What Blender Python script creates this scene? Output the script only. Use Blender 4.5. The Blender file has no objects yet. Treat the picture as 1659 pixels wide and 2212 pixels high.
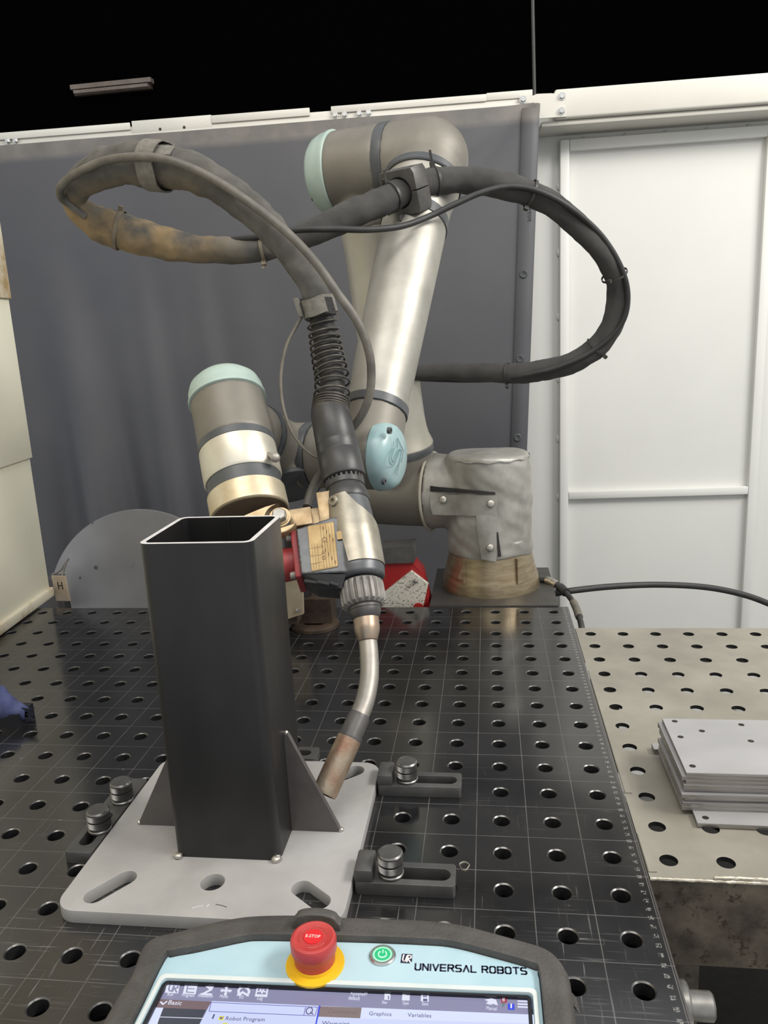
import bpy, bmesh, math, random
from mathutils import Vector, Matrix, noise
PI = math.pi
random.seed(7)
C = bpy.context.scene.collection
sc = bpy.context.scene

# ------------------------------------------------------------------ camera
# metres; the welding table's top is z = 0, x runs right, y runs away
R_ROWS = ((0.99064282, 0.12738663, -0.04898413),
          (-0.0192651, -0.22479789, -0.97421495),
          (-0.13511349, 0.96604273, -0.2202403))
CAM = Vector((-0.105751567, -1.29762733, 0.478796136))
FPX = 1677.404
cam_d = bpy.data.cameras.new('camera')
cam = bpy.data.objects.new('camera', cam_d); C.objects.link(cam)
cam_d.sensor_fit = 'VERTICAL'; cam_d.sensor_height = 36; cam_d.lens = FPX / 2212 * 36
cam_d.clip_start = .02; cam_d.clip_end = 50
r0, r1, r2 = (Vector(r) for r in R_ROWS)
M = Matrix((r0, -r1, -r2)).transposed().to_4x4(); M.translation = CAM
cam.matrix_world = M
sc.camera = cam

def ray(px, py):
    return r0 * ((px - 829.5) / FPX) + r1 * ((py - 1106) / FPX) + r2
def at(px, py, Y):                 # the point at distance plane y = Y seen at that pixel
    d = ray(px, py); return CAM + d * ((Y - CAM.y) / d.y)
def onz(px, py, z=0):              # the point at height z
    d = ray(px, py); return CAM + d * ((z - CAM.z) / d.z)

# ------------------------------------------------------------------ light
sc.view_settings.view_transform = 'Standard'; sc.view_settings.look = 'None'
sc.view_settings.exposure = 0.0; sc.view_settings.gamma = 1
w = bpy.data.worlds.new('hall_air'); sc.world = w; w.use_nodes = True
w.node_tree.nodes['Background'].inputs[0].default_value = (.95, .97, 1, 1)
w.node_tree.nodes['Background'].inputs[1].default_value = .80
def area(name, loc, look, sx, sy, power, col):
    l = bpy.data.lights.new(name, 'AREA'); l.shape = 'RECTANGLE'; l.size = sx; l.size_y = sy
    l.energy = power; l.color = col
    o = bpy.data.objects.new(name, l); C.objects.link(o); o.location = loc
    o.rotation_euler = (Vector(look) - Vector(loc)).to_track_quat('-Z', 'Y').to_euler()
    return o
area('booth_lamp', (-.42, -1.45, 2.35), (-.2, .3, .4), 1.7, .55, 26, (1, .955, .875))
area('side_fill', (1.6, -.65, 1.85), (-.97, -.05, .5), 1.3, .5, 54, (1, .965, .90))  # fill light added out of frame to brighten the cream left wall

# ------------------------------------------------------------------ materials
def nodes(name):
    m = bpy.data.materials.new(name); m.use_nodes = True
    nt = m.node_tree
    return m, nt, nt.nodes['Principled BSDF']
def N(nt, t, **k):
    n = nt.nodes.new(t)
    for a, v in k.items(): setattr(n, a, v)
    return n
def L(nt, a, b): nt.links.new(a, b)
def coords(nt, scale=(1, 1, 1)):
    tc = N(nt, 'ShaderNodeTexCoord'); mp = N(nt, 'ShaderNodeMapping')
    mp.inputs['Scale'].default_value = scale
    L(nt, tc.outputs['Object'], mp.inputs[0]); return mp.outputs[0]
def ramp(nt, src, p0, c0, p1, c1):
    r = N(nt, 'ShaderNodeValToRGB')
    r.color_ramp.elements[0].position = p0; r.color_ramp.elements[0].color = (*c0, 1)
    r.color_ramp.elements[1].position = p1; r.color_ramp.elements[1].color = (*c1, 1)
    L(nt, src, r.inputs[0]); return r.outputs[0]
def noi(nt, co, scale, detail=4, rough=.6):
    n = N(nt, 'ShaderNodeTexNoise'); n.inputs['Scale'].default_value = scale
    n.inputs['Detail'].default_value = detail; n.inputs['Roughness'].default_value = rough
    L(nt, co, n.inputs['Vector']); return n.outputs['Fac']
def mixc(nt, fac, a, b):
    m = N(nt, 'ShaderNodeMix', data_type='RGBA')
    if isinstance(fac, float): m.inputs[0].default_value = fac
    else: L(nt, fac, m.inputs[0])
    for i, v in ((6, a), (7, b)):
        if isinstance(v, tuple): m.inputs[i].default_value = (*v, 1)
        else: L(nt, v, m.inputs[i])
    return m.outputs[2]
def bump(nt, b, h, strength, dist=.001):
    n = N(nt, 'ShaderNodeBump'); n.inputs['Strength'].default_value = strength
    n.inputs['Distance'].default_value = dist
    L(nt, h, n.inputs['Height']); L(nt, n.outputs[0], b.inputs['Normal'])
MATS = {}
def mat(name, c1, c2=None, rough=.5, metal=0, scale=30, bs=0, stretch=(1, 1, 1), p=(.35, .68), r2=None,
        spec=.5, bscale=None, coat=0):
    """two-tone noisy surface, with optional bump and roughness variation"""
    m, nt, b = nodes(name)
    b.inputs['Roughness'].default_value = rough; b.inputs['Metallic'].default_value = metal
    b.inputs['Specular IOR Level'].default_value = spec
    b.inputs['Coat Weight'].default_value = coat
    co = coords(nt, stretch)
    f = noi(nt, co, scale)
    L(nt, ramp(nt, f, p[0], c1, p[1], c2 or c1), b.inputs['Base Color'])
    if r2 is not None:
        g = noi(nt, co, scale * 1.7)
        L(nt, ramp(nt, g, .3, (rough,) * 3, .7, (r2,) * 3), b.inputs['Roughness'])
    if bs:
        h = noi(nt, co, bscale or scale * 8, 3)
        bump(nt, b, h, bs)
    MATS[name] = m
    return m

mat('white_paint', (.585, .57, .515), (.62, .605, .55), .42, scale=6, bs=.15, bscale=300)
mat('door_paint', (.655, .655, .625), (.69, .69, .655), .45, scale=3, bs=.08, bscale=250)
mat('cream_paint', (.76, .725, .575), (.82, .785, .635), .5, scale=5, bs=.1, bscale=200, p=(.3, .6))
mat('bolt_zinc', (.62, .62, .60), (.75, .75, .73), .28, 1, scale=80)
mat('black_hall', (.0012, .0012, .0012), None, 1, spec=0)
mat('reflection_brown', (.16, .12, .10), (.22, .18, .15), .7, scale=12)  # dim brown of a reflected strip light, put into the colour
mat('concrete', (.10, .10, .095), (.14, .14, .135), .8, scale=6)
mat('black_rubber', (.018, .018, .018), (.03, .03, .029), .55, scale=40, bs=.1)
mat('cable_dusty', (.085, .08, .07), (.17, .155, .13), .55, scale=25, bs=.05)
mat('thin_cable', (.10, .09, .07), (.16, .145, .115), .55, scale=25)
mat('tie_black', (.02, .02, .02), (.05, .047, .04), .5, scale=60)
mat('tie_dusty', (.12, .105, .08), (.22, .18, .13), .6, scale=60)
mat('hook_strap', (.15, .14, .12), (.21, .20, .175), .9, scale=150, bs=.7, bscale=900)
mat('alu_arm', (.33, .318, .28), (.43, .415, .375), .46, .65, scale=14, r2=.56, bs=.03, bscale=600)
mat('alu_arm_dull', (.40, .38, .31), (.50, .48, .41), .48, .5, scale=10, bs=.03, bscale=600)
mat('robot_grey', (.165, .153, .13), (.22, .205, .175), .52, .3, scale=9, bs=.08, bscale=900)
mat('joint_ring', (.055, .06, .065), (.08, .085, .09), .42, scale=30)
mat('mint_cap', (.32, .42, .38), (.42, .51, .46), .45, scale=16, p=(.3, .7), bs=.04, bscale=300)
mat('blue_cap', (.22, .36, .38), (.36, .47, .46), .32, scale=18, p=(.3, .7))
mat('cap_groove', (.13, .21, .22), None, .5)
mat('flange_alu', (.55, .52, .43), (.64, .61, .52), .34, .55, scale=20, r2=.44)
mat('flange_stained', (.50, .40, .24), (.66, .60, .47), .4, .55, scale=22)
mat('flange_face', (.16, .12, .08), (.22, .17, .12), .6, .4, scale=30)
mat('bronze_cast', (.24, .185, .11), (.36, .30, .20), .36, .75, scale=60, stretch=(.5, .5, 2.4), bs=.12, bscale=300)
mat('cover_vinyl', (.24, .23, .20), (.40, .39, .36), .42, .3, scale=16, bs=.9, bscale=28, stretch=(1, 1, .8))
mat('zip_black', (.012, .012, .012), (.03, .03, .03), .5, scale=300, bs=.8, bscale=800)
mat('snap_metal', (.45, .42, .36), (.55, .52, .46), .35, 1, scale=80)
mat('piping', (.33, .31, .25), (.40, .38, .31), .6, scale=40)
mat('table_plate_dark', (.06, .058, .055), (.09, .085, .08), .42, .5, scale=20)
mat('mill_scale', (.015, .0147, .015), (.032, .0305, .030), .30, .35, scale=9, stretch=(1, 1, .25), r2=.46, p=(.3, .75))
mat('cut_edge', (.62, .60, .60), (.75, .73, .73), .4, .15, scale=80)
mat('raw_plate', (.35, .34, .33), (.43, .42, .41), .5, .15, scale=14, bs=.06, bscale=500, r2=.6)
mat('gusset_steel', (.085, .077, .075), (.12, .11, .105), .5, .3, scale=25)
mat('weld_bead', (.35, .33, .30), (.6, .58, .52), .3, .9, scale=120, bs=.4)
mat('stop_steel', (.075, .074, .073), (.115, .112, .109), .42, .35, scale=30, r2=.52)
mat('knob_steel', (.16, .158, .155), (.25, .245, .235), .34, .85, scale=60)
mat('sheet_grey', (.36, .355, .36), (.44, .435, .44), .42, .35, scale=12, stretch=(.4, 1, 1), r2=.52)
mat('sheet_edge', (.22, .21, .20), (.42, .40, .38), .35, .8, scale=90, stretch=(.15, 1, 3))
mat('beige_steel', (.245, .228, .19), (.325, .304, .255), .45, .25, scale=11, bs=.06, bscale=400, r2=.55)
mat('seam_weld', (.40, .36, .29), (.62, .57, .48), .32, .8, scale=160, bs=.5)
mat('brass_plate', (.27, .18, .09), (.48, .37, .23), .42, .55, scale=45, p=(.3, .65))
mat('label_brass', (.33, .215, .08), (.46, .33, .15), .5, .15, scale=60)
mat('label_ink', (.14, .08, .035), (.18, .11, .05), .6, scale=80)
mat('torch_black', (.032, .032, .033), (.055, .053, .052), .36, .1, scale=22, r2=.48)
mat('torch_housing', (.06, .063, .07), (.13, .135, .14), .40, .4, scale=28, p=(.3, .75))
mat('torch_cover', (.25, .23, .185), (.40, .37, .31), .40, .75, scale=38, p=(.3, .7), bs=.05)
mat('nut_grey', (.17, .16, .145), (.26, .245, .225), .5, .1, scale=60)
mat('neck_metal', (.27, .255, .235), (.38, .35, .31), .45, .75, scale=30, r2=.55)
mat('copper_sleeve', (.36, .25, .17), (.28, .25, .21), .4, .7, scale=40)
mat('nozzle_copper', (.30, .175, .115), (.37, .31, .23), .44, .6, scale=38, bs=.35, bscale=160, p=(.40, .62))
mat('insulator', (.06, .057, .055), (.10, .095, .09), .45, .2, scale=40)
mat('red_paint', (.22, .018, .022), (.30, .04, .04), .5, scale=30)
mat('red_block', (.27, .008, .010), (.33, .014, .014), .5, scale=30)
mat('spring_steel', (.055, .050, .043), (.11, .10, .085), .42, .4, scale=50)
mat('dark_inner', (.012, .011, .010), (.022, .020, .017), .6, scale=60, bs=.4)
mat('rust_brown', (.03, .02, .014), (.07, .046, .03), .6, .2, scale=40, bs=.2)
mat('tan_plate', (.28, .23, .155), (.38, .33, .25), .5, .2, scale=25)
mat('fibreboard', (.33, .265, .19), (.40, .33, .25), .8, scale=40)
mat('rag_blue', (.045, .055, .14), (.075, .09, .20), .9, scale=60, bs=.4, bscale=600)
mat('rag_dark', (.006, .008, .02), (.012, .014, .03), .9, scale=60)
mat('positioner_grey', (.20, .20, .205), (.26, .26, .262), .34, .1, scale=5, r2=.42)
mat('marker_black', (.01, .01, .01), None, .6)
mat('pendant_rubber', (.055, .051, .047), (.085, .079, .073), .55, scale=30, bs=.6, bscale=420)
mat('pendant_blue', (.36, .53, .60), (.43, .59, .65), .38, scale=14, p=(.35, .65))
mat('pendant_edge', (.55, .62, .62), (.66, .70, .68), .4, scale=25)
mat('screen_frame', (.010, .010, .013), None, .2)
mat('print_navy', (.02, .02, .05), None, .4)
mat('estop_red', (.40, .035, .035), (.48, .06, .055), .36, scale=30)
mat('estop_red_bright', (.62, .02, .025), None, .35)
mat('estop_white', (.8, .75, .72), None, .4)
mat('estop_yellow', (.72, .43, .01), (.78, .50, .02), .5, scale=40)
mat('button_ring', (.5, .5, .48), (.6, .6, .57), .25, .9, scale=60)
mat('grey_bolt', (.20, .195, .18), (.30, .29, .27), .4, .8, scale=60)
mat('rag_box', (.006, .007, .012), None, .7)

def emit(name, col, s=1.0):
    m, nt, b = nodes(name)
    b.inputs['Base Color'].default_value = (.01, .01, .012, 1); b.inputs['Roughness'].default_value = .25
    b.inputs['Emission Color'].default_value = (*col, 1); b.inputs['Emission Strength'].default_value = s
    MATS[name] = m
emit('lcd_bar', (.26, .255, .40)); emit('lcd_brown', (.19, .13, .14)); emit('lcd_white', (.62, .68, .95))
emit('lcd_dark', (.05, .055, .075)); emit('lcd_icon', (.75, .78, .92)); emit('lcd_text', (.10, .10, .22))
emit('lcd_tab', (.70, .76, 1.0)); emit('lcd_yellow', (.72, .68, .12)); emit('lcd_blue', (.03, .06, .75))
emit('lcd_red', (.36, .05, .07)); emit('lcd_green', (.05, .16, .06)); emit('lcd_line', (.12, .13, .42))
emit('lcd_dim', (.23, .18, .17)); emit('green_glow', (.02, .62, .22), 1.0); emit('green_pale', (.55, 1, .75), 1.0)

# welding table: dark nitrided plate, scribed 50 mm grid, scratches
def table_material():
    m, nt, b = nodes('nitrided_steel')
    tc = N(nt, 'ShaderNodeNewGeometry'); sep = N(nt, 'ShaderNodeSeparateXYZ'); L(nt, tc.outputs['Position'], sep.inputs[0])
    co = tc.outputs['Position']
    def math_(op, a, v=None, v2=None):
        n = N(nt, 'ShaderNodeMath', operation=op)
        if isinstance(a, (int, float)): n.inputs[0].default_value = a
        else: L(nt, a, n.inputs[0])
        if v is not None:
            if isinstance(v, (int, float)): n.inputs[1].default_value = v
            else: L(nt, v, n.inputs[1])
        if v2 is not None: n.inputs[2].default_value = v2
        return n.outputs[0]
    def line(axis):
        a = math_('ADD', sep.outputs[axis], .025 + 5)
        f = math_('PINGPONG', a, .025)           # 0 on the scribed lines
        return math_('LESS_THAN', f, .00038)
    lines = math_('MAXIMUM', line(0), line(1))
    n1 = noi(nt, co, 14, 5); base = ramp(nt, n1, .3, (.009, .009, .0105), .75, (.018, .0175, .0175))
    n2 = noi(nt, co, 22, 4); wear = ramp(nt, n2, .30, (.35, .35, .35), .62, (1, 1, 1))
    lf = math_('MULTIPLY', lines, wear)
    # straight fine scratches: two stretched noises
    mp = N(nt, 'ShaderNodeMapping'); mp.inputs['Scale'].default_value = (9, 420, 1); mp.inputs['Rotation'].default_value = (0, 0, .06)
    L(nt, co, mp.inputs[0]); s1 = ramp(nt, noi(nt, mp.outputs[0], 1.0, 3, .7), .60, (0, 0, 0), .70, (1, 1, 1))
    mp2 = N(nt, 'ShaderNodeMapping'); mp2.inputs['Scale'].default_value = (380, 14, 1); mp2.inputs['Rotation'].default_value = (0, 0, .5)
    L(nt, co, mp2.inputs[0]); s2 = ramp(nt, noi(nt, mp2.outputs[0], 1.0, 3, .7), .62, (0, 0, 0), .72, (1, 1, 1))
    patch = ramp(nt, noi(nt, co, 7, 3), .48, (0, 0, 0), .62, (1, 1, 1))
    front = N(nt, 'ShaderNodeMapRange'); L(nt, sep.outputs[1], front.inputs[0])
    front.inputs[1].default_value = -.45; front.inputs[2].default_value = -.75
    sc1 = math_('MULTIPLY', math_('MAXIMUM', s1, s2), math_('ADD', math_('MULTIPLY', front.outputs[0], .55), .10))
    sc1 = math_('MULTIPLY', sc1, patch)
    # specks of spatter
    vo = N(nt, 'ShaderNodeTexVoronoi'); vo.inputs['Scale'].default_value = 45; L(nt, co, vo.inputs[0])
    sp = math_('LESS_THAN', vo.outputs['Distance'], .05)
    spn = ramp(nt, noi(nt, co, 5, 2), .55, (0, 0, 0), .65, (1, 1, 1)); sp = math_('MULTIPLY', sp, spn)
    # the worn scale of numbers stamped along the right edge, one mark every 10 mm
    ax = math_('SUBTRACT', sep.outputs[0], .0195); ax = math_('ABSOLUTE', ax); ax = math_('LESS_THAN', ax, .0022)
    ay = math_('PINGPONG', math_('ADD', sep.outputs[1], 5.005), .005); ay = math_('LESS_THAN', ay, .0021)
    dg = ramp(nt, noi(nt, co, 520, 2), .47, (0, 0, 0), .55, (1, 1, 1))
    stamp = math_('MULTIPLY', math_('MULTIPLY', ax, ay), dg)
    edge = math_('GREATER_THAN', sep.outputs[0], .0262)
    c = mixc(nt, lf, base, (.105, .10, .095)); c = mixc(nt, sc1, c, (.26, .255, .25))
    c = mixc(nt, math_('MAXIMUM', stamp, sp), c, (.20, .195, .185)); c = mixc(nt, math_('MULTIPLY', edge, .6), c, (.12, .11, .10))
    L(nt, c, b.inputs['Base Color'])
    rr = ramp(nt, noi(nt, co, 9, 4), .3, (.11,) * 3, .72, (.22,) * 3)
    rf = mixc(nt, math_('MAXIMUM', lf, sc1), rr, (.5, .5, .5)); L(nt, rf, b.inputs['Roughness'])
    b.inputs['Specular IOR Level'].default_value = 1.0
    MATS['nitrided_steel'] = m
table_material()
mat('hole_bore', (.012, .012, .013), (.022, .022, .022), .5, .3, scale=300, bs=.5)
mat('hole_rim', (.10, .10, .10), (.16, .155, .15), .3, .8, scale=60)

def curtain_material():
    m, nt, b = nodes('curtain_vinyl'); co = coords(nt)
    f = noi(nt, co, 2.2, 4); c = ramp(nt, f, .3, (.062, .064, .074), .7, (.084, .084, .091))
    tc = N(nt, 'ShaderNodeNewGeometry'); sep = N(nt, 'ShaderNodeSeparateXYZ'); L(nt, tc.outputs['Position'], sep.inputs[0])
    d = N(nt, 'ShaderNodeMapRange'); L(nt, sep.outputs[2], d.inputs[0]); d.inputs[1].default_value = .925; d.inputs[2].default_value = .94
    n = noi(nt, co, 18, 3); mm = N(nt, 'ShaderNodeMath', operation='MULTIPLY'); L(nt, d.outputs[0], mm.inputs[0]); L(nt, n, mm.inputs[1])
    L(nt, mixc(nt, mm.outputs[0], c, (.22, .20, .17)), b.inputs['Base Color'])       # settled dust along the top hem
    b.inputs['Roughness'].default_value = .5; b.inputs['Specular IOR Level'].default_value = .6
    bump(nt, b, noi(nt, co, 900, 2), .12)
    MATS['curtain_vinyl'] = m
curtain_material()

def sleeve_material(name, c1, c2, dust, x0, x1):
    """braided textile sleeve with a weave from the uv map and tan dirt between x0 and x1"""
    m, nt, b = nodes(name)
    tc = N(nt, 'ShaderNodeTexCoord'); co = tc.outputs['Object']
    f = noi(nt, co, 30, 4); c = ramp(nt, f, .3, c1, .7, c2)
    if dust:
        ge = N(nt, 'ShaderNodeNewGeometry'); sep = N(nt, 'ShaderNodeSeparateXYZ'); L(nt, ge.outputs['Position'], sep.inputs[0])
        r = N(nt, 'ShaderNodeMapRange'); L(nt, sep.outputs[0], r.inputs[0]); r.inputs[1].default_value = x0; r.inputs[2].default_value = x1
        r2_ = N(nt, 'ShaderNodeMapRange'); L(nt, sep.outputs[2], r2_.inputs[0]); r2_.inputs[1].default_value = .705; r2_.inputs[2].default_value = .675
        n = ramp(nt, noi(nt, co, 22, 4), .34, (0, 0, 0), .6, (1, 1, 1))
        q = N(nt, 'ShaderNodeMath', operation='MULTIPLY'); L(nt, r.outputs[0], q.inputs[0]); L(nt, n, q.inputs[1])
        q2 = N(nt, 'ShaderNodeMath', operation='MULTIPLY'); L(nt, q.outputs[0], q2.inputs[0]); L(nt, r2_.outputs[0], q2.inputs[1])
        c = mixc(nt, q2.outputs[0], c, dust)
    L(nt, c, b.inputs['Base Color']); b.inputs['Roughness'].default_value = .85
    mp = N(nt, 'ShaderNodeMapping'); L(nt, tc.outputs['UV'], mp.inputs[0]); mp.inputs['Rotation'].default_value = (0, 0, PI / 4)
    ck = N(nt, 'ShaderNodeTexWave', wave_type='BANDS', bands_direction='X'); ck.inputs['Scale'].default_value = 3.2; L(nt, mp.outputs[0], ck.inputs[0])
    ck2 = N(nt, 'ShaderNodeTexWave', wave_type='BANDS', bands_direction='Y'); ck2.inputs['Scale'].default_value = 3.2; L(nt, mp.outputs[0], ck2.inputs[0])
    mx = N(nt, 'ShaderNodeMath', operation='MAXIMUM'); L(nt, ck.outputs['Fac'], mx.inputs[0]); L(nt, ck2.outputs['Fac'], mx.inputs[1])
    bump(nt, b, mx.outputs[0], .55, .0006)
    MATS[name] = m
sleeve_material('braid_sleeve', (.048, .047, .046), (.080, .077, .072), None, 0, 0)
sleeve_material('braid_sleeve_dirty', (.085, .082, .074), (.155, .148, .132), (.36, .26, .14), -.44, -.55)

def rusty_skirt():
    m, nt, b = nodes('rusty_skirt'); co = coords(nt)
    f = noi(nt, co, 9, 5, .65); c = ramp(nt, f, .34, (.020, .017, .013), .66, (.24, .20, .15))
    g = noi(nt, co, 90, 4, .7); c = mixc(nt, ramp(nt, g, .55, (0, 0, 0), .66, (1, 1, 1)), c, (.045, .030, .020))
    L(nt, c, b.inputs['Base Color']); b.inputs['Roughness'].default_value = .42; b.inputs['Metallic'].default_value = .35
    MATS['rusty_skirt'] = m
rusty_skirt()
def speckled():
    m, nt, b = nodes('speckled_white'); co = coords(nt)
    g = noi(nt, co, 260, 3, .7); c = ramp(nt, g, .37, (.10, .09, .07), .45, (.60, .57, .50))
    L(nt, c, b.inputs['Base Color']); b.inputs['Roughness'].default_value = .6; MATS['speckled_white'] = m
speckled()
def stained_cream():
    m, nt, b = nodes('cream_stained'); co = coords(nt)
    g = noi(nt, co, 12, 5, .7); c = ramp(nt, g, .38, (.44, .31, .15), .56, (.74, .68, .53))
    L(nt, c, b.inputs['Base Color']); b.inputs['Roughness'].default_value = .55; MATS['cream_stained'] = m
stained_cream()

# ------------------------------------------------------------------ object helpers
ROOT = {}
def root_loc(p):
    while p.parent: p = p.parent
    return Vector(p.location)
def thing(name, label, cat, loc=(0, 0, 0), group=None):
    o = bpy.data.objects.new(name, None); C.objects.link(o); o.location = loc
    o.empty_display_size = .02
    o['label'] = label; o['category'] = cat
    if group: o['group'] = group
    return o
def tag(o, label, cat, group=None):
    o['label'] = label; o['category'] = cat
    if group: o['group'] = group
    return o
def finish(me, name, material, parent, smooth=True, angle=35):
    for mm in (material if isinstance(material, (list, tuple)) else [material]): me.materials.append(MATS[mm])
    if parent is not None: me.transform(Matrix.Translation(-root_loc(parent)))
    me.name = name
    if smooth: 
        me.shade_smooth()
        me.set_sharp_from_angle(angle=math.radians(angle))
    else: me.shade_flat()
    o = bpy.data.objects.new(name, me); C.objects.link(o)
    if parent is not None: o.parent = parent
    return o
def obj(name, bm, material, parent=None, smooth=True, angle=35, bevel=0, segs=2):
    me = bpy.data.meshes.new(name)
    if bevel:
        es = [e for e in bm.edges if len(e.link_faces) == 2 and e.calc_face_angle(0) > .6]
        bmesh.ops.bevel(bm, geom=es, offset=bevel, segments=segs, profile=.5, affect='EDGES', clamp_overlap=True)
    bmesh.ops.recalc_face_normals(bm, faces=bm.faces)
    bm.to_mesh(me); bm.free()
    return finish(me, name, material, parent, smooth, angle)
def baked(o, name, material, parent, angle=35):
    """apply an object's modifiers into one mesh"""
    dg = bpy.context.evaluated_depsgraph_get(); dg.update()
    me = bpy.data.meshes.new_from_object(o.evaluated_get(dg))
    bpy.data.objects.remove(o)
    me.materials.clear()
    return finish(me, name, material, parent, True, angle)
def new(): return bmesh.new()
def frame_from(axis, hint=None):
    z = Vector(axis).normalized()
    h = Vector(hint) if hint is not None else (Vector((0, 0, 1)) if abs(z.z) < .9 else Vector((0, 1, 0)))
    x = (h - z * h.dot(z)).normalized(); y = z.cross(x)
    return x, y, z
def box(bm, x0, x1, y0, y1, z0, z1, mtx=None):
    vs = [bm.verts.new((x, y, z)) for z in (z0, z1) for y in (y0, y1) for x in (x0, x1)]
    for f in ((0, 2, 3, 1), (4, 5, 7, 6), (0, 1, 5, 4), (2, 6, 7, 3), (0, 4, 6, 2), (1, 3, 7, 5)):
        bm.faces.new([vs[i] for i in f])
    if mtx is not None: bmesh.ops.transform(bm, matrix=mtx, verts=vs)
    return vs
def local_mtx(o, x, y, z):
    m = Matrix((x, y, z)).transposed().to_4x4(); m.translation = o; return m
def spline(pts, n=8, closed=False):
    """Catmull-Rom through points (any dimension tuples allowed)"""
    P = [tuple(p) for p in pts]; out = []; K = len(P)
    for i in range(K if closed else K - 1):
        if closed: p0, p1, p2, p3 = P[(i - 1) % K], P[i], P[(i + 1) % K], P[(i + 2) % K]
        else: p0, p1, p2, p3 = P[max(i - 1, 0)], P[i], P[i + 1], P[min(i + 2, K - 1)]
        for j in range(n):
            t = j / n
            out.append(tuple(.5 * (2 * b + (c - a) * t + (2 * a - 5 * b + 4 * c - d) * t * t + (3 * b - a - 3 * c + d) * t ** 3)
                             for a, b, c, d in zip(p0, p1, p2, p3)))
    if not closed: out.append(P[-1])
    return out
def sweep(bm, pts, rad, seg=16, caps=True, lump=0, lf=30, flat=1.0, uv=None, hint=None, closed=False):
    """tube along pts; rad number or list; lump = radius noise"""
    pts = [Vector(p[:3]) for p in pts]; n = len(pts)
    rads = [rad] * n if isinstance(rad, (int, float)) else rad
    tan = []
    for i in range(n):
        a = pts[(i - 1) % n] if closed else pts[max(i - 1, 0)]
        b = pts[(i + 1) % n] if closed else pts[min(i + 1, n - 1)]
        tan.append((b - a).normalized())
    x, _, _ = frame_from(tan[0], hint); rings = []; s = 0; lens = []
    for i in range(n):
        if i: s += (pts[i] - pts[i - 1]).length
        lens.append(s)
        x = (x - tan[i] * x.dot(tan[i])).normalized(); y = tan[i].cross(x)
        ring = []
        for k in range(seg):
            a = 2 * PI * k / seg
            d = x * math.cos(a) + y * math.sin(a) * flat
            r = rads[i]
            if lump:
                q = pts[i] + d * r
                r *= 1 + lump * noise.noise(q * lf) + lump * .6 * noise.noise(q * lf * 2.3)
            ring.append(bm.verts.new(pts[i] + d * r))
        rings.append(ring)
    lay = bm.loops.layers.uv.verify() if uv else None
    for i in range(n if closed else n - 1):
        j = (i + 1) % n
        for k in range(seg):
            f = bm.faces.new((rings[i][k], rings[i][(k + 1) % seg], rings[j][(k + 1) % seg], rings[j][k]))
            if lay:
                for lp, (uu, vv) in zip(f.loops, ((k, i), (k + 1, i), (k + 1, j), (k, j))):
                    lp[lay].uv = (uu / seg * uv * 2 * PI * rads[0], lens[min(vv, n - 1)] * uv)
    if caps and not closed:
        bm.faces.new(rings[0][::-1]); bm.faces.new(rings[-1])
    return rings
def lathe(bm, prof, o, axis, seg=40, hint=None, caps=True):
    """prof: list of (radius, height along axis)"""
    x, y, z = frame_from(axis, hint); o = Vector(o); rings = []
    for r, h in prof:
        if r < 1e-6: rings.append([bm.verts.new(o + z * h)])
        else: rings.append([bm.verts.new(o + z * h + (x * math.cos(2 * PI * k / seg) + y * math.sin(2 * PI * k / seg)) * r) for k in range(seg)])
    for a, b in zip(rings, rings[1:]):
        for k in range(seg):
            k2 = (k + 1) % seg
            if len(a) == 1 and len(b) == 1: continue
            if len(a) == 1: bm.faces.new((a[0], b[k2], b[k]))
            elif len(b) == 1: bm.faces.new((a[k], a[k2], b[0]))
            else: bm.faces.new((a[k], a[k2], b[k2], b[k]))
    if caps:
        if len(rings[0]) > 1: bm.faces.new(rings[0][::-1])
        if len(rings[-1]) > 1: bm.faces.new(rings[-1])
    return rings
def cyl(bm, a, b, r, r2=None, seg=32):
    a, b = Vector(a), Vector(b); lathe(bm, [(r, 0), (r if r2 is None else r2, (b - a).length)], a, b - a, seg)
def ball(bm, c, r, seg=16):
    bmesh.ops.create_uvsphere(bm, u_segments=seg, v_segments=max(6, seg // 2), radius=r, matrix=Matrix.Translation(c))
def rrect(x0, x1, y0, y1, r, n=6):
    out = []
    for cx, cy, a0 in ((x1 - r, y1 - r, 0), (x0 + r, y1 - r, 90), (x0 + r, y0 + r, 180), (x1 - r, y0 + r, 270)):
        for i in range(n + 1):
            a = math.radians(a0 + 90 * i / n); out.append((cx + r * math.cos(a), cy + r * math.sin(a)))
    return out
def circ(cx, cy, r, n=28): return [(cx + r * math.cos(2 * PI * i / n), cy + r * math.sin(2 * PI * i / n)) for i in range(n)]
def slot(ax, ay, bx, by, r, n=12):
    a0 = math.atan2(by - ay, bx - ax); out = []
    for i in range(n + 1):
        a = a0 - PI / 2 + PI * i / n; out.append((bx + r * math.cos(a), by + r * math.sin(a)))
    for i in range(n + 1):
        a = a0 + PI / 2 + PI * i / n; out.append((ax + r * math.cos(a), ay + r * math.sin(a)))
    return out
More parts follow.
